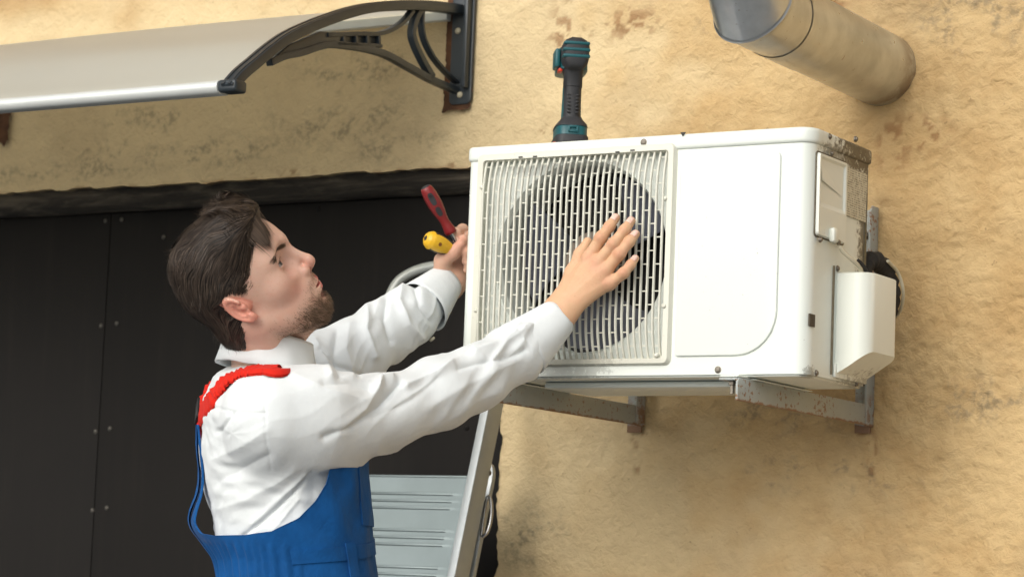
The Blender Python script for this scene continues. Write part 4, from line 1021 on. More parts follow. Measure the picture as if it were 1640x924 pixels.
def rhand(p):
    mc = FP['middle'][0][0]*.5+FP['ring'][0][0]*.5; palm = flat_cone(p, WR, WR+(mc-WR)*.80, .0275, .0275, fold_n, 1.75)
    for k, w0 in (('index', .0135), ('middle', .0135), ('ring', .0135), ('pinky', .0125)):
        m = FP[k][0][0]; st = WR+(m-WR)*.25; palm = smin(palm, cone(p, st, m, .013, w0-.0030), .010)
    th = chain(p, THUMB, [.0155, .0130, .0105, .0082], .01); palm = smin(palm, th, .012)
    palm = smin(palm, flat_cone(p, FA, WR, .030, .0262, fold_n, 1.25), .02)
    d = palm; fs = None
    for k in FP:
        f = chain(p, FP[k][0], FP[k][1], .006)
        pp_ = FP[k][0][1]; f = smin(f, sph(p, pp_+np.array([0, -.0016, 0]), FP[k][1][1]*.97), .004)
        f = smin(f, sph(p, FP[k][0][0]+np.array([0, -.0022, 0]), .0098), .008)
        fs = f if fs is None else smin(fs, f, .0018)
    return smin(d, fs, .005)
def bounds(pts, m): a = np.array(pts); return a.min(0)-m, a.max(0)+m
def hand_mesh(fn, pts, h):
    lo, hi = bounds(pts, .045); V_, F_ = surface_nets(fn, lo, hi, h); V_, F_ = subdivide(V_, F_); return settle(fn, V_, 2), F_
allp = [q for v in FP.values() for q in v[0]]+THUMB+[WR, FA]
V_, F_ = hand_mesh(rhand, allp, .0021)
HSK = np.array([.645, .395, .235]); col = np.tile(HSK, (len(V_), 1))
for k in FP:
    P4 = FP[k][0]
    for j, rr, am in ((1, .0085, .42), (2, .006, .34)): col = paint(col, (.52, .205, .13), am*gs(np.linalg.norm(V_-P4[j]-np.array([0, -.008, 0]), axis=1), rr))
    col = paint(col, (.56, .24, .165), .35*gs(np.linalg.norm(V_-P4[0]-np.array([0, -.010, 0]), axis=1), .012))
    t = P4[3]+(P4[3]-P4[2])*.05+np.array([0, -.0062, 0]); ax = (P4[3]-P4[2]); ax = ax/np.linalg.norm(ax); dq = V_-t; al = dq@ax; la = np.linalg.norm(dq-np.outer(al, ax), axis=1)
    nail = smooth01(.0012, -.0008, np.maximum(np.abs(al)-.0062, la-.0050))*(V_[:, 1] < P4[3][1]-.002)
    V_ = V_+np.outer(nail*.0006, np.array([0, -1, 0])); col = paint(col, (.42, .20, .13), .6*smooth01(.0024, .0008, np.maximum(np.abs(al)-.0062, la-.0050))*(V_[:, 1] < P4[3][1]-.001)*(nail < .5)); col = paint(col, (.80, .55, .47), .9*nail)
    # skin creases over the middle joints
    ax = (P4[2]-P4[0]); ax = ax/np.linalg.norm(ax); dq = V_-P4[1]; al = dq@ax; near = gs(np.linalg.norm(dq-np.outer(al, ax), axis=1), .010)*gs(al, .006)*(dq[:, 1] < -.004)
    V_ = V_+np.outer(np.sin(al*2600)*.00045*near, np.array([0, 1, 0])); col = paint(col, (.38, .14, .085), .7*near*(np.sin(al*2600) > .4))
# tendons
for k in FP:
    m = FP[k][0][0]; st = WR+(m-WR)*.35; dd = seg_dist(V_, [st+np.array([0, -.013, 0]), m+np.array([0, -.012, 0])]); V_ = V_+np.outer(.0010*gs(dd, .0045), np.array([0, -1, 0]))
body_V.append(V_); body_F.append(F_); body_C.append(col)

# ---- left hand holding the screwdrivers
lp_ = lambda a, b, c: at_d(a, b, c)
LW, LFA = lp_(716, 455, 4.635), lp_(676, 497, 4.57)
LF = [([lp_(744, 392, 4.665), lp_(741, 368, 4.650), lp_(731, 373, 4.628), lp_(733, 388, 4.622)], [.0112, .0098, .0090, .0078]),
      ([lp_(752, 404, 4.670), lp_(752, 380, 4.640), lp_(742, 385, 4.610), lp_(742, 402, 4.612)], [.0112, .0098, .0088, .0078]),
      ([lp_(757, 420, 4.672), lp_(758, 398, 4.635), lp_(748, 402, 4.606), lp_(746, 418, 4.612)], [.0108, .0094, .0084, .0075]),
      ([lp_(758, 436, 4.668), lp_(760, 417, 4.635), lp_(751, 420, 4.612), lp_(748, 432, 4.618)], [.0100, .0085, .0076, .0068])]
LT = [lp_(710, 440, 4.632), lp_(709, 418, 4.615), lp_(726, 405, 4.603), lp_(738, 391, 4.600)]
nview = -CF
def lhand(p):
    palm = flat_cone(p, LW, LF[1][0][0]*.5+LF[2][0][0]*.5, .0265, .028, nview, 1.5)
    for f, r in LF: palm = smin(palm, cone(p, LW+(f[0]-LW)*.3, f[0], .015, .0125), .012)
    palm = smin(palm, chain(p, LT, [.0175, .0140, .0110, .0088], .008), .010)
    palm = smin(palm, flat_cone(p, LFA, LW, .029, .0262, nview, 1.2), .02); fs = None
    for f, r in LF:
        c = chain(p, f, r, .005); fs = c if fs is None else smin(fs, c, .002)
    return smin(palm, fs, .006)
V_, F_ = hand_mesh(lhand, [q for f, r in LF for q in f]+LT+[LW, LFA], .0024)
col = np.tile(np.array([.62, .38, .275]), (len(V_), 1))
col = paint(col, (.52, .20, .13), .45*gs(np.linalg.norm(V_-LT[2], axis=1), .016)); col = paint(col, (.56, .24, .17), .6*gs(np.linalg.norm(V_-LT[3], axis=1), .014))
body_V.append(V_); body_F.append(F_); body_C.append(col)

# ---- torso, arms under the shirt (plain inner body)
TD = 4.18
def tz(py): return at_d(455, py, TD)[2]
TORSO = [  # py, centre px, half depth (fore-aft), half width
    (576, 430, .048, .052), (588, 432, .064, .078), (602, 436, .082, .114), (622, 440, .100, .150), (646, 442, .111, .172), (680, 446, .119, .172), (720, 450, .122, .168),
    (780, 456, .123, .162), (840, 463, .120, .155), (900, 474, .117, .150), (960, 480, .120, .155), (1020, 480, .120, .160), (1090, 480, .115, .160)]
tzs = np.array([at_d(t[1], t[0], TD)[2] for t in TORSO]); tcs = np.array([at_d(t[1], t[0], TD)[:2] for t in TORSO]); ta = np.array([t[2] for t in TORSO]); tb = np.array([t[3] for t in TORSO])
o_ = np.argsort(tzs); tzs, tcs, ta, tb = tzs[o_], tcs[o_], ta[o_], tb[o_]
_a = math.radians(12); r2 = np.array([math.cos(YAW), math.sin(YAW)]); f2 = np.array([-math.sin(YAW), math.cos(YAW)])
TF = r2*math.cos(_a)+f2*math.sin(_a); TL = -r2*math.sin(_a)+f2*math.cos(_a)     # chest direction and his left, in plan
def torso_loft(p, grow=0.0, sq=2.3):
    z = p[:, 2]; cx = np.interp(z, tzs, tcs[:, 0]); cy = np.interp(z, tzs, tcs[:, 1]); a = np.interp(z, tzs, ta)+grow; b = np.interp(z, tzs, tb)+grow
    dx, dy = p[:, 0]-cx, p[:, 1]-cy; u = dx*TF[0]+dy*TF[1]; v = dx*TL[0]+dy*TL[1]
    k = (np.abs(u/a)**sq+np.abs(v/b)**sq)**(1/sq); d = (k-1)*np.minimum(a, b)*.92
    return np.maximum(d, np.maximum(z-tzs[-1], tzs[0]-z))
RA = [(438, 672, 4.03), (500, 668, 4.06), (560, 671, 4.10), (620, 660, 4.14), (700, 631, 4.20), (760, 605, 4.25), (825, 565, 4.307), (862, 536, 4.332)]
RAR = [.076, .076, .063, .057, .055, .051, .045, .034]
LA = [(458, 622, 4.33), (515, 594, 4.38), (570, 562, 4.43), (618, 530, 4.49), (655, 506, 4.54), (688, 480, 4.59)]
LAR = [.072, .062, .053, .050, .047, .036]
RAp = [at_d(*q) for q in RA]; LAp = [at_d(*q) for q in LA]
def inner(p):
    d = torso_loft(p, -.022); d = smin(d, chain(p, RAp, [r*.62 for r in RAR], .02), .03); d = smin(d, chain(p, LAp, [r*.62 for r in LAR], .02), .03)
    return smin(d, cone(p, h2w(NECK0), h2w(NECK1), .045, .052), .03)
lo, hi = bounds(RAp+LAp+[at_d(320, 700, TD), at_d(480, 1080, TD)], .14)
V_, F_ = surface_nets(inner, lo, hi, .010, 4); V_ = settle(inner, V_, 1); body_V.append(V_); body_F.append(F_); body_C.append(np.tile(SKIN, (len(V_), 1)))
off = np.cumsum([0]+[len(v) for v in body_V[:-1]]); me = quad_mesh('person', np.concatenate(body_V), np.concatenate([f+o for f, o in zip(body_F, off)])); set_col(me, np.concatenate(body_C))
person = link('person', me, M_SKIN, None, 180)
tag(person, 'bearded man in white shirt and blue overalls reaching up to the fan grille', 'person')

# ---- shirt
def shirt_sdf(p):
    d = torso_loft(p, .002)
    d = smin(d, chain(p, RAp, RAR, .03), .035)
    d = smin(d, chain(p, LAp, LAR, .03), .04)
    return d
lo, hi = bounds(RAp+LAp+[at_d(320, 700, TD), at_d(480, 1000, TD)], .14); hi[2] = min(hi[2], 2.2)
V_, F_ = surface_nets(shirt_sdf, lo, hi, .009, 4)
for k_ in range(2): V_, F_ = subdivide(V_, F_)
V_ = settle(shirt_sdf, V_, 3)
N_ = grad(shirt_sdf, V_); PX = np.stack(to_px(V_), -1); facing = smooth01(.35, -.25, N_@CF)
disp = np.zeros(len(V_))
def arm_param(p, pts):
    best = np.full(len(p), 1e9); s_ = np.zeros(len(p)); acc = 0
    for a, b in zip(pts[:-1], pts[1:]):
        ba = b-a; L_ = np.linalg.norm(ba); t = np.clip((p-a)@ba/(L_*L_), 0, 1); d = np.linalg.norm(p-a-t[:, None]*ba, axis=1); m = d < best; best = np.where(m, d, best); s_ = np.where(m, acc+t*L_, s_); acc += L_
    return s_, best
def fold_noise(p, pts, seed, f1=26, skew=.9):
    s_, _d = arm_param(p, pts); ax = np.array(pts[-1])-np.array(pts[0]); ax = ax/np.linalg.norm(ax); e1 = np.cross(ax, [0, 0, 1.]); e1 /= np.linalg.norm(e1); e2 = np.cross(ax, e1)
    c = np.array([np.interp(s_, np.linspace(0, s_.max()+1e-6, len(pts)), np.array(pts)[:, k]) for k in range(3)]).T; q_ = p-c; ph = np.arctan2(q_@e2, q_@e1)
    w_ = s_*f1+skew*np.sin(ph+.6)*1.6+.5*vnoise(p*14, seed+3)
    return vnoise(np.stack([w_, np.cos(ph)*.8, np.sin(ph)*.8], -1), seed)
onR = smooth01(.02, -.01, chain(V_, RAp, RAR, .03)-torso_loft(V_, .002)); sR, _ = arm_param(V_, RAp)
onL = smooth01(.02, -.01, chain(V_, LAp, LAR, .03)-torso_loft(V_, .002))
nR = fold_noise(V_, RAp, 21, 13, 1.6); nR2 = fold_noise(V_, RAp, 33, 30, 2.2)
disp += onR*((.5-np.abs(nR))*.0060-.002)*(.25+.75*smooth01(.05, .22, sR))+onR*nR2*.0022*smooth01(.10, .25, sR)
nL_ = fold_noise(V_, LAp, 51, 17, 1.5); disp += onL*((.5-np.abs(nL_))*.006-.002)
tor = (1-onR)*(1-onL)
disp += tor*(fbm(V_*np.array([9, 9, 20])+.8*vnoise(V_*6, 3)[:, None], 3, 91)*.0055)
FOLDS = [  # px polyline, height (m), width px
    ([(603, 622), (612, 606), (628, 604)], .012, 9), ([(640, 612), (610, 650), (560, 684), (520, 700)], -.007, 8), ([(606, 616), (585, 655), (545, 690)], .006, 12),
    ([(652, 616), (690, 600), (722, 582)], .009, 10), ([(700, 605), (660, 640), (600, 668)], -.004, 10), ([(762, 562), (800, 548), (845, 520)], .007, 9), ([(735, 590), (770, 580), (815, 572), (842, 560)], -.006, 7),
    ([(840, 528), (812, 548), (790, 575)], .005, 7), ([(835, 575), (800, 592), (740, 620), (690, 650)], .004, 14), ([(520, 615), (560, 612), (590, 625)], -.005, 10), ([(470, 600), (530, 625), (580, 640)], .004, 14),
    ([(432, 598), (424, 650), (426, 700), (434, 752)], -.0011, 2.6),
    ([(340, 652), (380, 660), (425, 662)], -.0022, 2.6), ([(372, 664), (360, 680), (352, 690)], -.006, 5), ([(366, 668), (354, 684)], .004, 6),
    ([(425, 690), (390, 712), (345, 735)], .004, 12), ([(430, 730), (400, 745), (350, 770)], -.004, 12), ([(500, 760), (460, 800), (420, 835), (390, 858)], -.006, 5), ([(490, 762), (452, 795), (405, 838)], .004, 7), ([(478, 800), (440, 845)], .003, 4),
    ([(470, 755), (440, 775), (395, 800), (350, 815)], .004, 14), ([(590, 492), (586, 530), (600, 570)], .010, 9), ([(618, 478), (616, 510), (628, 545)], -.008, 8), ([(646, 455), (640, 480), (655, 520), (672, 540)], .009, 9), ([(664, 452), (672, 490), (690, 515)], -.007, 7),
    ([(560, 520), (552, 560), (565, 600)], .007, 12), ([(540, 530), (535, 570), (545, 600)], -.006, 8), ([(505, 545), (520, 570), (530, 600)], .006, 9), ([(513, 560), (540, 585), (575, 600)], -.006, 6), ([(660, 560), (676, 535), (690, 515)], .004, 4)]
for poly, hgt, wd in FOLDS: sd_ = seg_dist(PX, poly); w2_ = wd*.8 if wd > 4 else wd; disp += hgt*.85*(.5*np.exp(-(sd_/w2_)**2)+.5*np.exp(-sd_/(w2_*.6)))*facing
under = tor*smooth01(.0, .03, (V_[:, 0]-np.interp(V_[:, 2], tzs, tcs[:, 0]))*TF[0]+(V_[:, 1]-np.interp(V_[:, 2], tzs, tcs[:, 1]))*TF[1])*smooth01(-.0, .006, np.interp(780, [500, 1100], [tz(500), tz(1100)])-V_[:, 2]+.03)
disp -= under*.008
V_ = V_+N_*disp[:, None]
zcut = tz(884); keep = (V_[F_][:, :, 2].min(1) > zcut); F_ = F_[keep]
# open the neck so that the skin shows above the collar stand
me = quad_mesh('shirt', V_, F_); shirt = link('shirt', me, M_SHIRT, person, 180); tag(shirt, 'white long-sleeved cotton shirt')
# ---- collar, cuffs
def tube_band(name, rings, mat, parent, thick=.0016, closed=True):
    """rings: list of closed loops (same count); double-walled band"""
    R_ = np.array(rings); n, m = R_.shape[:2]; cen = R_.mean(1, keepdims=True); inn = cen+(R_-cen)*(1-thick/np.linalg.norm(R_-cen, axis=2, keepdims=True))
    V_ = np.concatenate([R_.reshape(-1, 3), inn.reshape(-1, 3)]); F_ = []; k1 = m if closed else m-1; o = n*m
    for i in range(n-1):
        for j in range(k1): j2 = (j+1) % m; F_ += [(i*m+j, i*m+j2, (i+1)*m+j2, (i+1)*m+j), (o+i*m+j2, o+i*m+j, o+(i+1)*m+j, o+(i+1)*m+j2)]
    for i in (0, n-1):
        for j in range(k1): j2 = (j+1) % m; F_.append((i*m+j, i*m+j2, o+i*m+j2, o+i*m+j))
    if not closed:
        for i in range(n-1):
            for j in (0, m-1): F_.append((i*m+j, (i+1)*m+j, o+(i+1)*m+j, o+i*m+j))
    return MB().add(V_, F_).build(name, mat, parent, 180)
NA, NB_ = at_d(404, 530, 4.14), at_d(432, 585, 4.17)                      # neck axis
def collar_ring(c, fwd, lat, tilt, hfun, rad, n=64, g0=14):
    o = []
    for k in range(n):
        t = math.radians(g0+(360-2*g0)*k/(n-1)); cs, sn = math.cos(t), math.sin(t); h, gr_ = hfun(t)
        p = np.array([c[0], c[1], c[2]])+np.array([TF[0], TF[1], 0])*(cs*(fwd+gr_))+np.array([TL[0], TL[1], 0])*(-sn*(lat+gr_))+np.array([0, 0, 1])*(h-tilt*cs); o.append(p)
    return o
CC = at_d(430, 558, 4.165)
wv = lambda t: .0016*math.sin(t*5+1)+.001*math.sin(t*11)
frontness = lambda t: max(0, math.cos(t))**2
stand = [collar_ring(CC, .0680, .0700, .012, lambda t, z=z, g_=g_: (z, g_), 0) for z, g_ in ((-.036, .010), (-.006, .002), (.017, .0))]
tube_band('collar_stand', stand, M_SHIRT, shirt, .0018, False)
leaf = [collar_ring(CC, .0680, .0700, .012, lambda t, f=f: (.020-f*(.056+.006*frontness(t))+wv(t)*f*.6, .0035+.0060*f+.008*f*f+wv(t)*f), 0, 64, 17) for f in (0, .12, .35, .65, 1)]
leaf = [collar_ring(CC, .0680, .0700, .012, lambda t: (.0175, .0005), 0, 64, 17)]+leaf
tube_band('collar', leaf, M_SHIRT, shirt, .0022, False)
def cuff(a, b, ra, rb, flat, name_seed):
    a, b = np.asarray(a), np.asarray(b); ax = b-a; L_ = np.linalg.norm(ax); ax = ax/L_; e1 = np.cross(ax, -CF); e1 /= np.linalg.norm(e1); e2 = np.cross(e1, ax); rings = []
    for t in np.linspace(0, 1, 12):
        r = ra+(rb-ra)*t; ring = []
        for k in range(64):
            ph = 2*math.pi*k/64; wob = 1+.025*math.sin(2*ph+name_seed)+.012*math.sin(5*ph+t*2+name_seed)
            rr = r*wob+(.0016 if t < .06 or t > .94 else 0)*0
            ring.append(a+ax*(t*L_)+(e1*math.cos(ph)+e2*math.sin(ph)*flat)*rr)
        rings.append(ring)
    return tube_band('cuff', rings, M_SHIRT, shirt, .0024)
cuff(at_d(836, 558, 4.314), at_d(896, 507, 4.353), .0500, .0318, .92, 1.0)
cuff(at_d(676, 492, 4.57), at_d(714, 452, 4.632), .0495, .0325, .92, 2.2)
p = at_d(692, 543, 4.53); MB().lathe(p, CR*.6-CU*.7, [(-.002, .005), (.001, .0055), (.0025, .0045)], 14).build('button', M_CABLE, shirt, 50)

# ---- surface tracing for straps
def hit(px, py, fn, off=0.0, d0=3.6, d1=4.9):
    d = ray(px, py); t = d0; L_ = np.linalg.norm(d)
    for _ in range(80):
        v = float(fn((CAM+d*t)[None])[0])-off
        if v < .0004: break
        t += v*.8/L_
        if t > d1: return None
    return CAM+d*t
def strap(path, width, name, parent, ruffle):
    P_ = spline(path, 110); P_ = np.array(P_); N_ = grad(shirt_sdf, P_); T_ = np.gradient(P_, axis=0); T_ /= np.linalg.norm(T_, axis=1)[:, None]
    S_ = np.cross(N_, T_); S_ /= np.linalg.norm(S_, axis=1)[:, None]; N_ = np.cross(T_, S_)
    N_ = N_*np.sign((N_*grad(shirt_sdf, P_)).sum(1))[:, None]; sl_ = np.concatenate([[0], np.cumsum(np.linalg.norm(np.diff(P_, axis=0), axis=1))]); rows = []
    us = np.linspace(-1, 1, 9)
    for i in range(len(P_)):
        rf = ruffle(i/(len(P_)-1)); row = []
        for u in us:
            ph = sl_[i]*620+.9*math.sin(u*2.4+sl_[i]*90); h = .0060+rf*.0015*math.sin(ph)+rf*.001*math.sin(ph*.53+2*u)
            row.append(P_[i]+S_[i]*(u*width/2*(1+.06*rf*math.sin(ph)))+N_[i]*(h if abs(u) < .99 else h-.0055))
        rows.append(row)
    m = MB().grid(np.array(rows)); bk = np.array(rows)-N_[:, None, :]*.003; m.grid(bk); return m.build(name, M_STRAP, parent, 180)

# ---- overalls
TTOP = [(0, 640), (58, 645), (66, 690), (72, 750), (76, 780), (82, 806), (92, 834), (108, 856), (125, 863), (150, 865), (163, 862), (169, 846), (173, 800), (176, 735), (179, 690), (180, 688)]
tt = np.array([t[0] for t in TTOP], float); tyv = np.array([t[1] for t in TTOP], float)
z_at = lambda py: 1.0*at_d(460, py, TD)[2]
pys = np.linspace(500, 1400, 200); zsamp = np.array([z_at(v) for v in pys])
def top_z(th): return np.interp(np.interp(abs(th), tt, tyv), pys, zsamp)
def cloth_grid(TH, ZZ, extra=0.0):
    """points of the overalls at angles TH (deg, 0 = chest, negative = camera side) and heights ZZ"""
    TH, ZZ = np.broadcast_arrays(np.asarray(TH, float), np.asarray(ZZ, float)); t = np.radians(TH); zc = np.clip(ZZ, tzs[0], tzs[-1]); cx, cy = np.interp(zc, tzs, tcs[:, 0]), np.interp(zc, tzs, tcs[:, 1]); a, b = np.interp(zc, tzs, ta), np.interp(zc, tzs, tb); sq = 2.3
    c, s_ = np.cos(t), np.sin(t); r = 1/((np.abs(c)/a)**sq+(np.abs(s_)/b)**sq)**(1/sq); A = np.abs(TH)
    py = np.interp(-ZZ, -zsamp, pys); back = smooth01(120, 168, A); g_ = .0105+extra
    g_ = g_+back*(.026*np.exp(-((py-842)/42)**2))+.004*smooth01(95, 130, A)*np.exp(-((py-858)/22)**2)
    w_ = t*r; gath = smooth01(868, 885, py)*smooth01(85, 112, A); g_ = g_+.0030*gath*np.sin(A*1.05+1.2*np.sin(A*.21))
    g_ = g_+.0035*vnoise(np.stack([w_*14, ZZ*9, 2+0*ZZ], -1), 14)+.0020*vnoise(np.stack([w_*30+ZZ*14, ZZ*16, 7+0*ZZ], -1), 14)
    # drag folds from the hip up to the armhole
    g_ = g_+.0030*np.sin((w_*1.0+ZZ*1.5)*60)*np.exp(-((A-88)/26)**2)*np.exp(-((py-850)/34)**2)+.0022*np.sin((w_*1.0-ZZ*.6)*75)*np.exp(-((A-50)/26)**2)*np.exp(-((py-800)/60)**2)
    r = r+g_; return np.stack([cx+(TF[0]*c+TL[0]*s_)*r, cy+(TF[1]*c+TL[1]*s_)*r, ZZ], -1)
ZB = z_at(1060); ths = np.concatenate([np.linspace(-180, 180, 241)[:-1], ])
ths = np.unique(np.concatenate([ths, np.linspace(60, 80, 21), -np.linspace(60, 80, 21), np.linspace(164, 180, 17), -np.linspace(164, 179, 16)])); ths = ths[(ths > -180)]
ths = np.concatenate([[-180.0], ths]); rows = []
NR = 70
ZT = np.array([top_z(th) for th in ths]); Gm = cloth_grid(ths[:, None], ZB+(ZT[:, None]-ZB)*np.linspace(0, 1, NR)[None]); m = MB().grid(Gm)
cen = np.array([[np.interp(z, tzs, tcs[:, 0]), np.interp(z, tzs, tcs[:, 1]), z] for z in Gm[..., 2].ravel()]).reshape(Gm.shape); dirv = Gm-cen; dirv /= np.linalg.norm(dirv, axis=2, keepdims=True)
m.grid((Gm-dirv*.0028)); n_, m__ = Gm.shape[:2]
rim = np.stack([Gm[:, -1], Gm[:, -1]+dirv[:, -1]*.0012+np.array([0, 0, .0008]), Gm[:, -1]-dirv[:, -1]*.0026+np.array([0, 0, .0012]), (Gm-dirv*.0028)[:, -1]], 1); m.grid(rim)
# hips and legs below the picture
HIPC = np.array([*[np.interp(ZB, tzs, tcs[:, k]) for k in (0, 1)], ZB])
f3, l3 = np.array([*TF, 0]), np.array([*TL, 0])
def trousers(p):
    d = ell(p, HIPC+np.array([0, 0, -.02]), (.165, .165, .17))
    for sd in (1, -1):
        hip = HIPC+l3*sd*.085+np.array([0, 0, -.08]); kn = HIPC+l3*sd*.105+f3*.03; kn[2] = .52; an = HIPC+l3*sd*.115; an[2] = .10
        d = smin(d, smin(cone(p, hip, kn, .092, .070), cone(p, kn, an, .070, .068), .02), .03 if sd == 1 else .02)
    return np.maximum(d, np.maximum(.07-p[:, 2], p[:, 2]-ZB-.015))
V_, F_ = surface_nets(trousers, HIPC-np.array([.3, .3, ZB]), HIPC+np.array([.3, .3, .06]), .014, 4); V_ = settle(trousers, V_, 1)
m.add(V_, [tuple(f) for f in F_])
over = m.build('overalls', M_BLUE, person, 180); tag(over, 'blue bib overalls with red elastic straps')
def patch(name, t0, t1, f_y0, f_y1, ex, parent, mat=None, nt_=14, nz_=14):
    T_ = np.linspace(t0, t1, nt_); y0_ = np.array([f_y0(t) for t in T_]); y1_ = np.array([f_y1(t) for t in T_]); ZQ = np.interp(y0_[:, None]+(y1_-y0_)[:, None]*np.linspace(0, 1, nz_)[None], pys, zsamp)
    Gq = cloth_grid(T_[:, None], ZQ, ex); Gi = cloth_grid(T_[:, None], ZQ, -.001)
    mm = MB().grid(Gq)
    for A, B in ((Gq[0], Gi[0]), (Gq[-1], Gi[-1]), (Gq[:, 0], Gi[:, 0]), (Gq[:, -1], Gi[:, -1])): mm.grid(np.stack([A, B]))
    return mm.build(name, mat or M_BLUE, parent, 40)
patch('pocket', -50, -8, lambda t: 838, lambda t: 700, .0026, over)
patch('waistband', -100, 60, lambda t: 905-.32*(t+100), lambda t: 884-.32*(t+100), .0022, over, None, 60, 5)
patch('belt_loop', -67, -60, lambda t: 958, lambda t: 868, .0048, over, None, 4, 16)
patch('side_pocket', -112, -78, lambda t: 1010, lambda t: 928, .0024, over)
# straps over the shoulders
def hs(px, py, off=.001):
    q_ = hit(px, py, shirt_sdf, off)
    return q_ if q_ is not None else settle(shirt_sdf, at_d(px, py, 4.2)[None], 8)[0]
def surf(p, off=.001):
    p = np.array(p, float)[None]
    for _ in range(12): p = p-(shirt_sdf(p)-off)[:, None]*grad(shirt_sdf, p)
    return p[0]
near = [at_d(476, 618, 4.13), at_d(462, 601, 4.10), hs(447, 595), hs(430, 593), hs(412, 594), hs(393, 597), hs(370, 607), hs(350, 624), hs(338, 645), surf(at_d(329, 668, 4.165)), surf(at_d(325, 700, 4.18))]
def surf_t(p):
    p = np.array(p, float)[None]; fn = lambda q: torso_loft(q, .002)
    for _ in range(12): p = p-(fn(p)-.001)[:, None]*grad(fn, p)
    return p[0]
front = [surf_t(at_d(540, 690, 4.14)), surf_t(at_d(520, 640, 4.14)), surf_t(at_d(490, 606, 4.13)), surf_t(at_d(466, 592, 4.12))]
strap(near, .036, 'strap', over, lambda t: smooth01(.34, .45, t))
far = [surf(at_d(430, 575, 4.30)), surf(at_d(385, 572, 4.30)), surf(at_d(356, 580, 4.28)), surf(at_d(340, 600, 4.26)), surf(at_d(331, 630, 4.225)), surf(at_d(325, 665, 4.195)), surf(at_d(323, 700, 4.185))]
strap(far, .034, 'strap', over, lambda t: 1.0)
def buckle(c, up_, parent):
    c = np.asarray(c); n_ = grad(shirt_sdf, c[None])[0]; up_ = np.asarray(up_, float); up_ -= n_*(up_@n_); up_ /= np.linalg.norm(up_); s_ = np.cross(up_, n_); mm = MB()
    for (a0, a1, b0, b1) in ((-.019, .019, .008, .012), (-.019, .019, -.012, -.008), (-.019, -.015, -.012, .012), (.015, .019, -.012, .012), (-.019, .019, -.002, .002)):
        v = [c+s_*a+up_*b+n_*h for a in (a0, a1) for b in (b0, b1) for h in (.006, .010)]; mm.add(v, [(0, 1, 3, 2), (4, 6, 7, 5), (0, 4, 5, 1), (2, 3, 7, 6), (0, 2, 6, 4), (1, 5, 7, 3)])
    mm.build('buckle', M_BLACK, parent, bevel=.0008)
buckle(surf(at_d(341, 597, 4.26)), np.array(far[2])-np.array(far[4]), over); buckle(surf(at_d(331, 660, 4.17)), np.array(near[-3])-np.array(near[-1]), over)
# shoes
for sd in (1, -1):
    c = HIPC+l3*sd*.115; rows = []
    for (t, wd, hg) in ((-.10, .02, .04), (-.09, .034, .07), (-.04, .038, .09), (.02, .042, .085), (.08, .047, .06), (.14, .044, .045), (.175, .026, .03)):
        rows.append([np.array([c[0], c[1], 0])+f3*t+l3*(wd*math.cos(a))+np.array([0, 0, max(0.001, hg*.5+hg*.52*math.sin(a))]) for a in np.linspace(0, 2*math.pi, 17)])
    MB().grid(np.array(rows)).build('shoe', M_BLACK, person, 60)

# ---- hair
def hair_line(p):
    """negative where hair grows"""
    q_ = sy(p); zx = np.array([[-.2, -.035], [-.075, -.035], [-.045, -.028], [-.030, -.012], [-.012, .006], [.004, .030], [.022, .036], [.040, .040], [.058, .052], [.074, .070], [.090, .088], [.11, .125], [.2, .2]])
    fx = np.interp(p[:, 2], zx[:, 0], zx[:, 1]); side_ = p[:, 0]-fx
    nape = -.068-p[:, 2]-.25*(p[:, 0]+.06)
    d = np.maximum(side_*.75, nape)
    for sd in (1, -1):
        u, v, w_ = ear_frame(p, sd); d = np.maximum(d, np.where(p[:, 1]*sd > .03, .0235-np.hypot((u-.004)*1.25, v*.80), -1))
    return d
def skull(p): 
    d = ell(p, (-.002, 0, .044), (.092, .0735, .084)); d = smin(d, ell(p, (.030, 0, .046), (.066, .063, .062)), .03); d = smin(d, ell(p, (-.010, 0, -.015), (.066, .064, .065)), .02)
    return smin(d, cone(p, NECK0, NECK1, .054, .056), .02)
def hair_thick(p):
    t = .0040+.0090*smooth01(.06, .12, p[:, 2])+.013*smooth01(-.01, .07, p[:, 0])*smooth01(.07, .12, p[:, 2])+.001*smooth01(-.02, -.09, p[:, 0])
    return t*(1-.75*smooth01(-.03, -.075, p[:, 2]))-.004*smooth01(.03, -.03, p[:, 2])*smooth01(-.06, .02, p[:, 0])
def hair_sdf(p):
    hl = hair_line(p); tk = hair_thick(p)*smooth01(.004, -.022, hl)
    return smax(skull(p)-tk+.0015, hl, .012)
V_, F_ = surface_nets(hair_sdf, (-.15, -.115, -.12), (.13, .115, .19), .0042, 4); V_ = settle(hair_sdf, V_, 2); V_, F_ = subdivide(V_, F_); V_ = settle(hair_sdf, V_, 1)
Nn = grad(hair_sdf, V_)
def flow(p, n_):
    back = smooth01(.0, .8, -n_[:, 0]); side_ = smooth01(.45, .9, np.abs(n_[:, 1])); topf = smooth01(-.02, .06, p[:, 0])*smooth01(.3, .8, n_[:, 2])
    v = np.stack([-1+.75*back+.1*side_, .12*np.sign(p[:, 1])*(1-side_)-.25*topf, -.12-1.15*back-.45*side_+.35*topf], -1)
    low = smooth01(.0, -.05, p[:, 2]); v = v*(1-low[:, None])+np.array([-.45, 0, -1.])*low[:, None]
    c = np.stack([vnoise(p*32, 301), vnoise(p*32, 302), vnoise(p*32, 303)], -1)*.62+np.stack([vnoise(p*75, 311), vnoise(p*75, 312), vnoise(p*75, 313)], -1)*.32
    v = v+c; v -= n_*(v*n_).sum(1, keepdims=True); return v/np.maximum(np.linalg.norm(v, axis=1, keepdims=True), 1e-6)
fl = flow(V_, Nn); side_c = np.cross(fl, Nn)
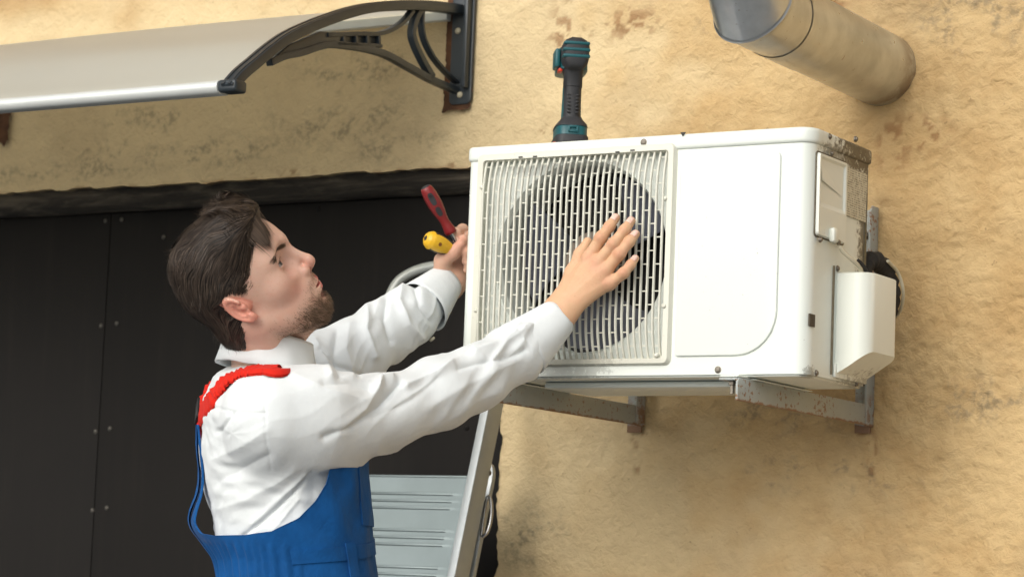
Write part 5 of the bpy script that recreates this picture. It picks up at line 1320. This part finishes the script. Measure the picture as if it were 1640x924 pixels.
lock = vnoise(np.stack([(V_*side_c).sum(1)*90, V_[:, 0]*14, V_[:, 2]*14], -1), 320)
V_ = V_+Nn*(lock*.0024)[:, None]-Nn*.002
hair_V = [h2w(V_)]; hair_F = [F_]; hair_C = [np.clip(.04+.05*lock, 0, 1)]
def strands(roots, n_, length, width, lift, seg, fdir, curl=0.0, base=.35, var=.35):
    """ribbons that follow the hair surface; returns verts, quads, tone"""
    N = len(roots); p = roots.copy(); P_ = [p.copy()]; nn_ = n_.copy(); W_ = []
    tone = np.clip(base+var*RNG.standard_normal(N), 0, 1)
    for k in range(seg):
        d = fdir(p, nn_); W_.append(np.cross(d, nn_)); t = (k+1)/seg
        p = p+d*(length/seg)[:, None]+nn_*(lift*(length/seg)*t)[:, None]; P_.append(p.copy())
    W_.append(W_[-1]); V_ = []; 
    for k in range(seg+1):
        t = k/seg; w_ = (width*(1-.85*t**2))[:, None]*W_[k]; V_ += [P_[k]-w_, P_[k]+w_]
    V_ = np.stack(V_, 1); idx_ = np.arange(N)[:, None]*(2*(seg+1)); F_ = []
    for k in range(seg): F_.append(np.stack([idx_[:, 0]+2*k, idx_[:, 0]+2*k+1, idx_[:, 0]+2*k+3, idx_[:, 0]+2*k+2], -1))
    return V_.reshape(-1, 3), np.concatenate(F_), np.repeat(tone, 2*(seg+1))
def sample(V_, F_, n, mask=None):
    A = V_[F_]; ar = np.linalg.norm(np.cross(A[:, 1]-A[:, 0], A[:, 3]-A[:, 0]), axis=1)
    if mask is not None: ar = ar*mask(A.mean(1))
    i = RNG.choice(len(F_), n, p=ar/ar.sum()); u, v = RNG.random((2, n, 1)); a = A[i]
    return a[:, 0]*(1-u)*(1-v)+a[:, 1]*u*(1-v)+a[:, 2]*u*v+a[:, 3]*(1-u)*v
hl_mask = lambda c: (hair_line(c) < .006)*(skull(c) > -.004)*1.0
def hair_dir(p, n_):
    g_ = grad(hair_sdf, p, .002); d = flow(p, g_); s_ = hair_sdf(p); return d-g_*np.clip((s_-.0022)*55, -.5, .6)[:, None]
ro = sample(V_, F_, 15000, hl_mask); rn = grad(hair_sdf, ro, .002)
ln = .030+.022*smooth01(.05, .11, ro[:, 2])+.012*RNG.random(len(ro)); ln *= 1-.5*smooth01(-.02, -.07, ro[:, 2]); ln *= 1-.45*smooth01(.055, .08, np.abs(ro[:, 1]))*smooth01(-.03, .03, ro[:, 0])
v, f, tn = strands(ro-rn*.003, rn, ln, .0004+.0003*RNG.random(len(ro)), .02+.16*RNG.random(len(ro))**3, 7, hair_dir, base=.36, var=.34)
hair_V.append(h2w(v)); hair_F.append(f); hair_C.append(tn)
# front edge: wisps that break the hairline, and the tuft that falls over the forehead
ed = sample(V_, F_, 1500, lambda c: ((hair_line(c) > -.020) & (c[:, 0] > -.02) & (c[:, 2] > -.02))*1.0); en = grad(hair_sdf, ed, .002)
v, f, tn = strands(ed, en, .018+.014*RNG.random(len(ed)), .00045+.0003*RNG.random(len(ed)), .05+.10*RNG.random(len(ed)), 5, hair_dir, base=.45, var=.25)
hair_V.append(h2w(v)); hair_F.append(f); hair_C.append(tn)
def tuft_dir(p, n_):
    g_ = grad(head_sdf, p, .002); v = np.array([.25, -.55, -1.0])+.35*np.stack([vnoise(p*40, 401), vnoise(p*40, 402), vnoise(p*40, 403)], -1); v = v-g_*(v*g_).sum(1, keepdims=True)*.8; v /= np.linalg.norm(v, axis=1, keepdims=True)
    return v-g_*np.clip((head_sdf(p)-.004)*40, -.6, .6)[:, None]
tr = sample(V_, F_, 900, lambda c: np.exp(-(np.linalg.norm(c-np.array([.078, -.034, .108]), axis=1)/.014)**2)); tnn = grad(hair_sdf, tr, .002)
v, f, tn = strands(tr, tnn, .022+.022*RNG.random(len(tr)), .0006+.0003*RNG.random(len(tr)), 0*RNG.random(len(tr)), 7, tuft_dir, base=.6, var=.25)
hair_V.append(h2w(v)); hair_F.append(f); hair_C.append(tn)
fr_ = sample(V_, F_, 420, lambda c: (hair_line(c) < -.004)*1.0); fn_ = grad(hair_sdf, fr_, .002)
fly = lambda p, n_: (lambda v: v/np.linalg.norm(v, axis=1, keepdims=True))(flow(p, n_)+.55*n_+.5*np.stack([vnoise(p*60, 421), vnoise(p*60, 422), vnoise(p*60, 423)], -1))
v, f, tn = strands(fr_, fn_, .012+.016*RNG.random(len(fr_)), .00022+.0001*RNG.random(len(fr_)), 0*RNG.random(len(fr_)), 6, fly, base=.4, var=.3)
hair_V.append(h2w(v)); hair_F.append(f); hair_C.append(tn)
# a ruffled crest at the front top
cr = sample(V_, F_, 1500, lambda c: np.exp(-(np.linalg.norm((c-np.array([.062, -.004, .142]))*np.array([1, .5, 1]), axis=1)/.022)**2)); cn = grad(hair_sdf, cr, .002)
def crest_dir(p, n_):
    g_ = grad(hair_sdf, p, .002); v = np.array([-.35, -.25, .75])+.7*np.stack([vnoise(p*45, 411), vnoise(p*45, 412), vnoise(p*45, 413)], -1); v /= np.linalg.norm(v, axis=1, keepdims=True)
    return v-g_*np.clip((hair_sdf(p)-.007)*60, -.3, .9)[:, None]
v, f, tn = strands(cr, cn, .018+.022*RNG.random(len(cr)), .0005+.0003*RNG.random(len(cr)), 0*RNG.random(len(cr)), 7, crest_dir, base=.5, var=.25)
hair_V.append(h2w(v)); hair_F.append(f); hair_C.append(tn)
off = np.cumsum([0]+[len(v) for v in hair_V[:-1]]); me = quad_mesh('hair', np.concatenate(hair_V), np.concatenate([f+o for f, o in zip(hair_F, off)])); set_col(me, np.repeat(np.concatenate(hair_C)[:, None], 3, 1))
hair = link('hair', me, M_HAIR, person, 180); tag(hair, 'short dark brown hair combed back')
# ---- beard and brows
hF = body_F[0]
def head_dirs(vec, amp):
    vec = np.array(vec)
    def fd(p, n_):
        g_ = grad(head_sdf, p, .002); v = vec+amp*np.stack([vnoise(p*70, 501), vnoise(p*70, 502), vnoise(p*70, 503)], -1); v = v-g_*(v*g_).sum(1, keepdims=True); v /= np.maximum(np.linalg.norm(v, axis=1, keepdims=True), 1e-6); return v
    return fd
br = sample(hv, hF, 8000, lambda c: (.40+.60*smooth01(.03, .075, c[:, 0]))*beard_mask(c)**1.3*smooth01(.0, .01, c[:, 0])); bn = grad(head_sdf, br, .002)
ch_ = smooth01(.03, .08, br[:, 0])*smooth01(-.055, -.085, br[:, 2])
v, f, tn = strands(br-bn*.0004, bn, (.0028+.003*RNG.random(len(br)))*(1+1.2*ch_), .00016+.00010*RNG.random(len(br)), .35+.5*RNG.random(len(br)), 3, head_dirs((.35, 0, -.8), .7), base=.55, var=.3)
V2, F2, C2 = [h2w(v)], [f], [tn]
arc = [np.array((.0955, .010, .0365)), np.array((.090, .032, .0420)), np.array((.0715, .051, .0380))]
for sd in (1, -1):
    t = RNG.random(800); A_ = np.array([arc[0]*(1-x)*(1-x)+2*x*(1-x)*arc[1]+x*x*arc[2] for x in t]); A_[:, 1] *= sd; A_ += RNG.standard_normal(A_.shape)*.0019; A_ = settle(head_sdf, A_, 6); an_ = grad(head_sdf, A_, .002)
    v, f, tn = strands(A_, an_, .0045+.003*RNG.random(800), .00020+.0001*RNG.random(800), .05+.12*RNG.random(800), 3, head_dirs((-.6, sd*.8, -.05), .18), base=.30, var=.25); V2.append(h2w(v)); F2.append(f); C2.append(tn)
    t = RNG.random(26); lash = np.array([EYE+np.array([math.sqrt(max(0, .0138**2-(yy:= (x-.5)*.022)**2-(.0045*math.sqrt(max(0, 1-(yy/.0135)**2)))**2)), yy, .0045*math.sqrt(max(0, 1-(yy/.0135)**2))]) for x in t]); lash[:, 1] *= sd
    ln_ = lash-EYE*np.array([1, sd, 1]); ln_ /= np.linalg.norm(ln_, axis=1)[:, None]
    v, f, tn = strands(lash, ln_, .0035+.0015*RNG.random(26), np.full(26, .00016), .9+0*t, 3, lambda p, n_: np.tile(np.array([.75, 0, .45]), (len(p), 1)), base=.0, var=.05); V2.append(h2w(v)); F2.append(f); C2.append(tn)
off = np.cumsum([0]+[len(v) for v in V2[:-1]]); me = quad_mesh('beard', np.concatenate(V2), np.concatenate([f+o for f, o in zip(F2, off)])); set_col(me, np.repeat(np.concatenate(C2)[:, None], 3, 1))
link('beard', me, M_BEARD, person, 180)

# ------------------------------------------------------------------ tools in the left hand
A_, B_ = at_d(681, 299, 4.60), at_d(723, 374, 4.615); ax = (B_-A_)/np.linalg.norm(B_-A_); Ls = np.linalg.norm(B_-A_)
sd_ = thing('screwdriver', tuple(B_), 'red and black handled screwdriver sticking up from the man\'s hand', 'screwdriver', None)
prof = [(0, .006), (.002, .0095), (.006, .0112), (.018, .0128), (.035, .0130), (.050, .0112), (.062, .0088), (.070, .0080), (.078, .0088), (Ls-.006, .0108), (Ls-.001, .0105), (Ls, .0085)]
MB().lathe(A_, ax, prof, 28).build('handle', M_RED, sd_, 60)
MB().lathe(A_-ax*.0008, ax, [(0, .0050), (.001, .0080), (.004, .0098)], 24).build('end_cap', M_CHAR, sd_, 60)
nv_ = -CF-ax*((-CF)@ax); nv_ /= np.linalg.norm(nv_); sv = np.cross(ax, nv_)
def inlay(s0, s1, hw, depth, mat, name, parent, lat=0.0, base_r=.0118):
    o = []
    for a in np.linspace(0, 2*math.pi, 25)[:-1]:
        c, s_ = math.cos(a), math.sin(a); al = (s0+s1)/2+(s1-s0)/2*abs(c)**.7*np.sign(c); la = lat+hw*abs(s_)**.7*np.sign(s_); rad = np.interp(al, [q[0] for q in prof], [q[1] for q in prof])
        o.append(A_+ax*al+sv*la+nv_*(math.sqrt(max(rad*rad-la*la, 1e-8))+depth))
    c_ = np.mean(o, 0)+nv_*.0006; m = MB().add(o+[c_], [(k, (k+1) % 24, 24) for k in range(24)]); return m.build(name, mat, parent, 60)
inlay(.012, .036, .0052, .0006, M_CHAR, 'grip_inlay', sd_); inlay(.040, .058, .0048, .0006, M_CHAR, 'grip_inlay', sd_)
p = A_+ax*.018+nv_*.0134; MB().lathe(p, nv_, [(-.001, .0032), (.0004, .0030)], 14).build('hanging_hole', M_BLACK, sd_, 50)
for lat in (-.0095, .0095):
    for k in range(14):
        al = .012+k*.0033; rad = np.interp(al, [q[0] for q in prof], [q[1] for q in prof]); p = A_+ax*al+sv*lat*rad/.013+nv_*math.sqrt(max(rad**2-(lat*rad/.013)**2, 0))
        MB().lathe(p, nv_+sv*lat*70, [(-.0006, .0017), (.0004, .0014), (.0008, .0006)], 6).build('grip_dot', M_TRIG if False else M_RED, sd_, 60)
MB().tube([B_-ax*.004, B_+ax*.06], .0034, 12).build('shaft', M_STEEL, sd_, 60)
# yellow stubby tool
A2, B2 = at_d(688, 384, 4.585), at_d(724, 400, 4.612); ax2 = (B2-A2)/np.linalg.norm(B2-A2); L2 = np.linalg.norm(B2-A2)
yl = thing('stubby_screwdriver', tuple(B2), 'stubby yellow and black tool handle held below the red screwdriver', 'screwdriver')
pf = [(-.009, .003), (-.0075, .0085), (-.004, .0125), (.002, .0158), (.010, .0172), (.022, .0168), (.034, .0148), (L2, .0125), (L2+.002, .010)]
MB().lathe(A2, ax2, pf, 30).build('handle', M_BLACK, yl, 60)
n2 = -CF-ax2*((-CF)@ax2); n2 /= np.linalg.norm(n2); s2 = np.cross(ax2, n2)
def shell(a0, a1, l0, l1, mat, name):
    rows = []
    for al in np.linspace(l0, l1, 16):
        r = np.interp(al, [q[0] for q in pf], [q[1] for q in pf])+.0009; taper = 1.0 if al < .012 else math.sqrt(max(0.02, 1-((al-.012)/(l1-.012))**2)); row = []
        mid, hw = (a0+a1)/2, (a1-a0)/2*taper
        for a in np.linspace(mid-hw, mid+hw, 25): row.append(A2+ax2*al+(n2*math.cos(a)+s2*math.sin(a))*r)
        rows.append(row)
    return MB().grid(np.array(rows)).build(name, mat, yl, 60)
shell(-math.pi*.98, math.pi*.98, -.0088, .003, M_YEL, 'yellow_end'); shell(-.95, .95, .0028, L2-.002, M_YEL, 'yellow_inlay')
p = A2+ax2*.013+n2*.0182; MB().lathe(p, n2, [(-.001, .0035), (.0003, .0033)], 14).build('hanging_hole', plain('dark_amber_hole', (.20, .07, .005), .6), yl, 50)
MB().tube([B2, B2+ax2*.05], .0036, 12).build('shaft', M_STEEL, yl, 60)
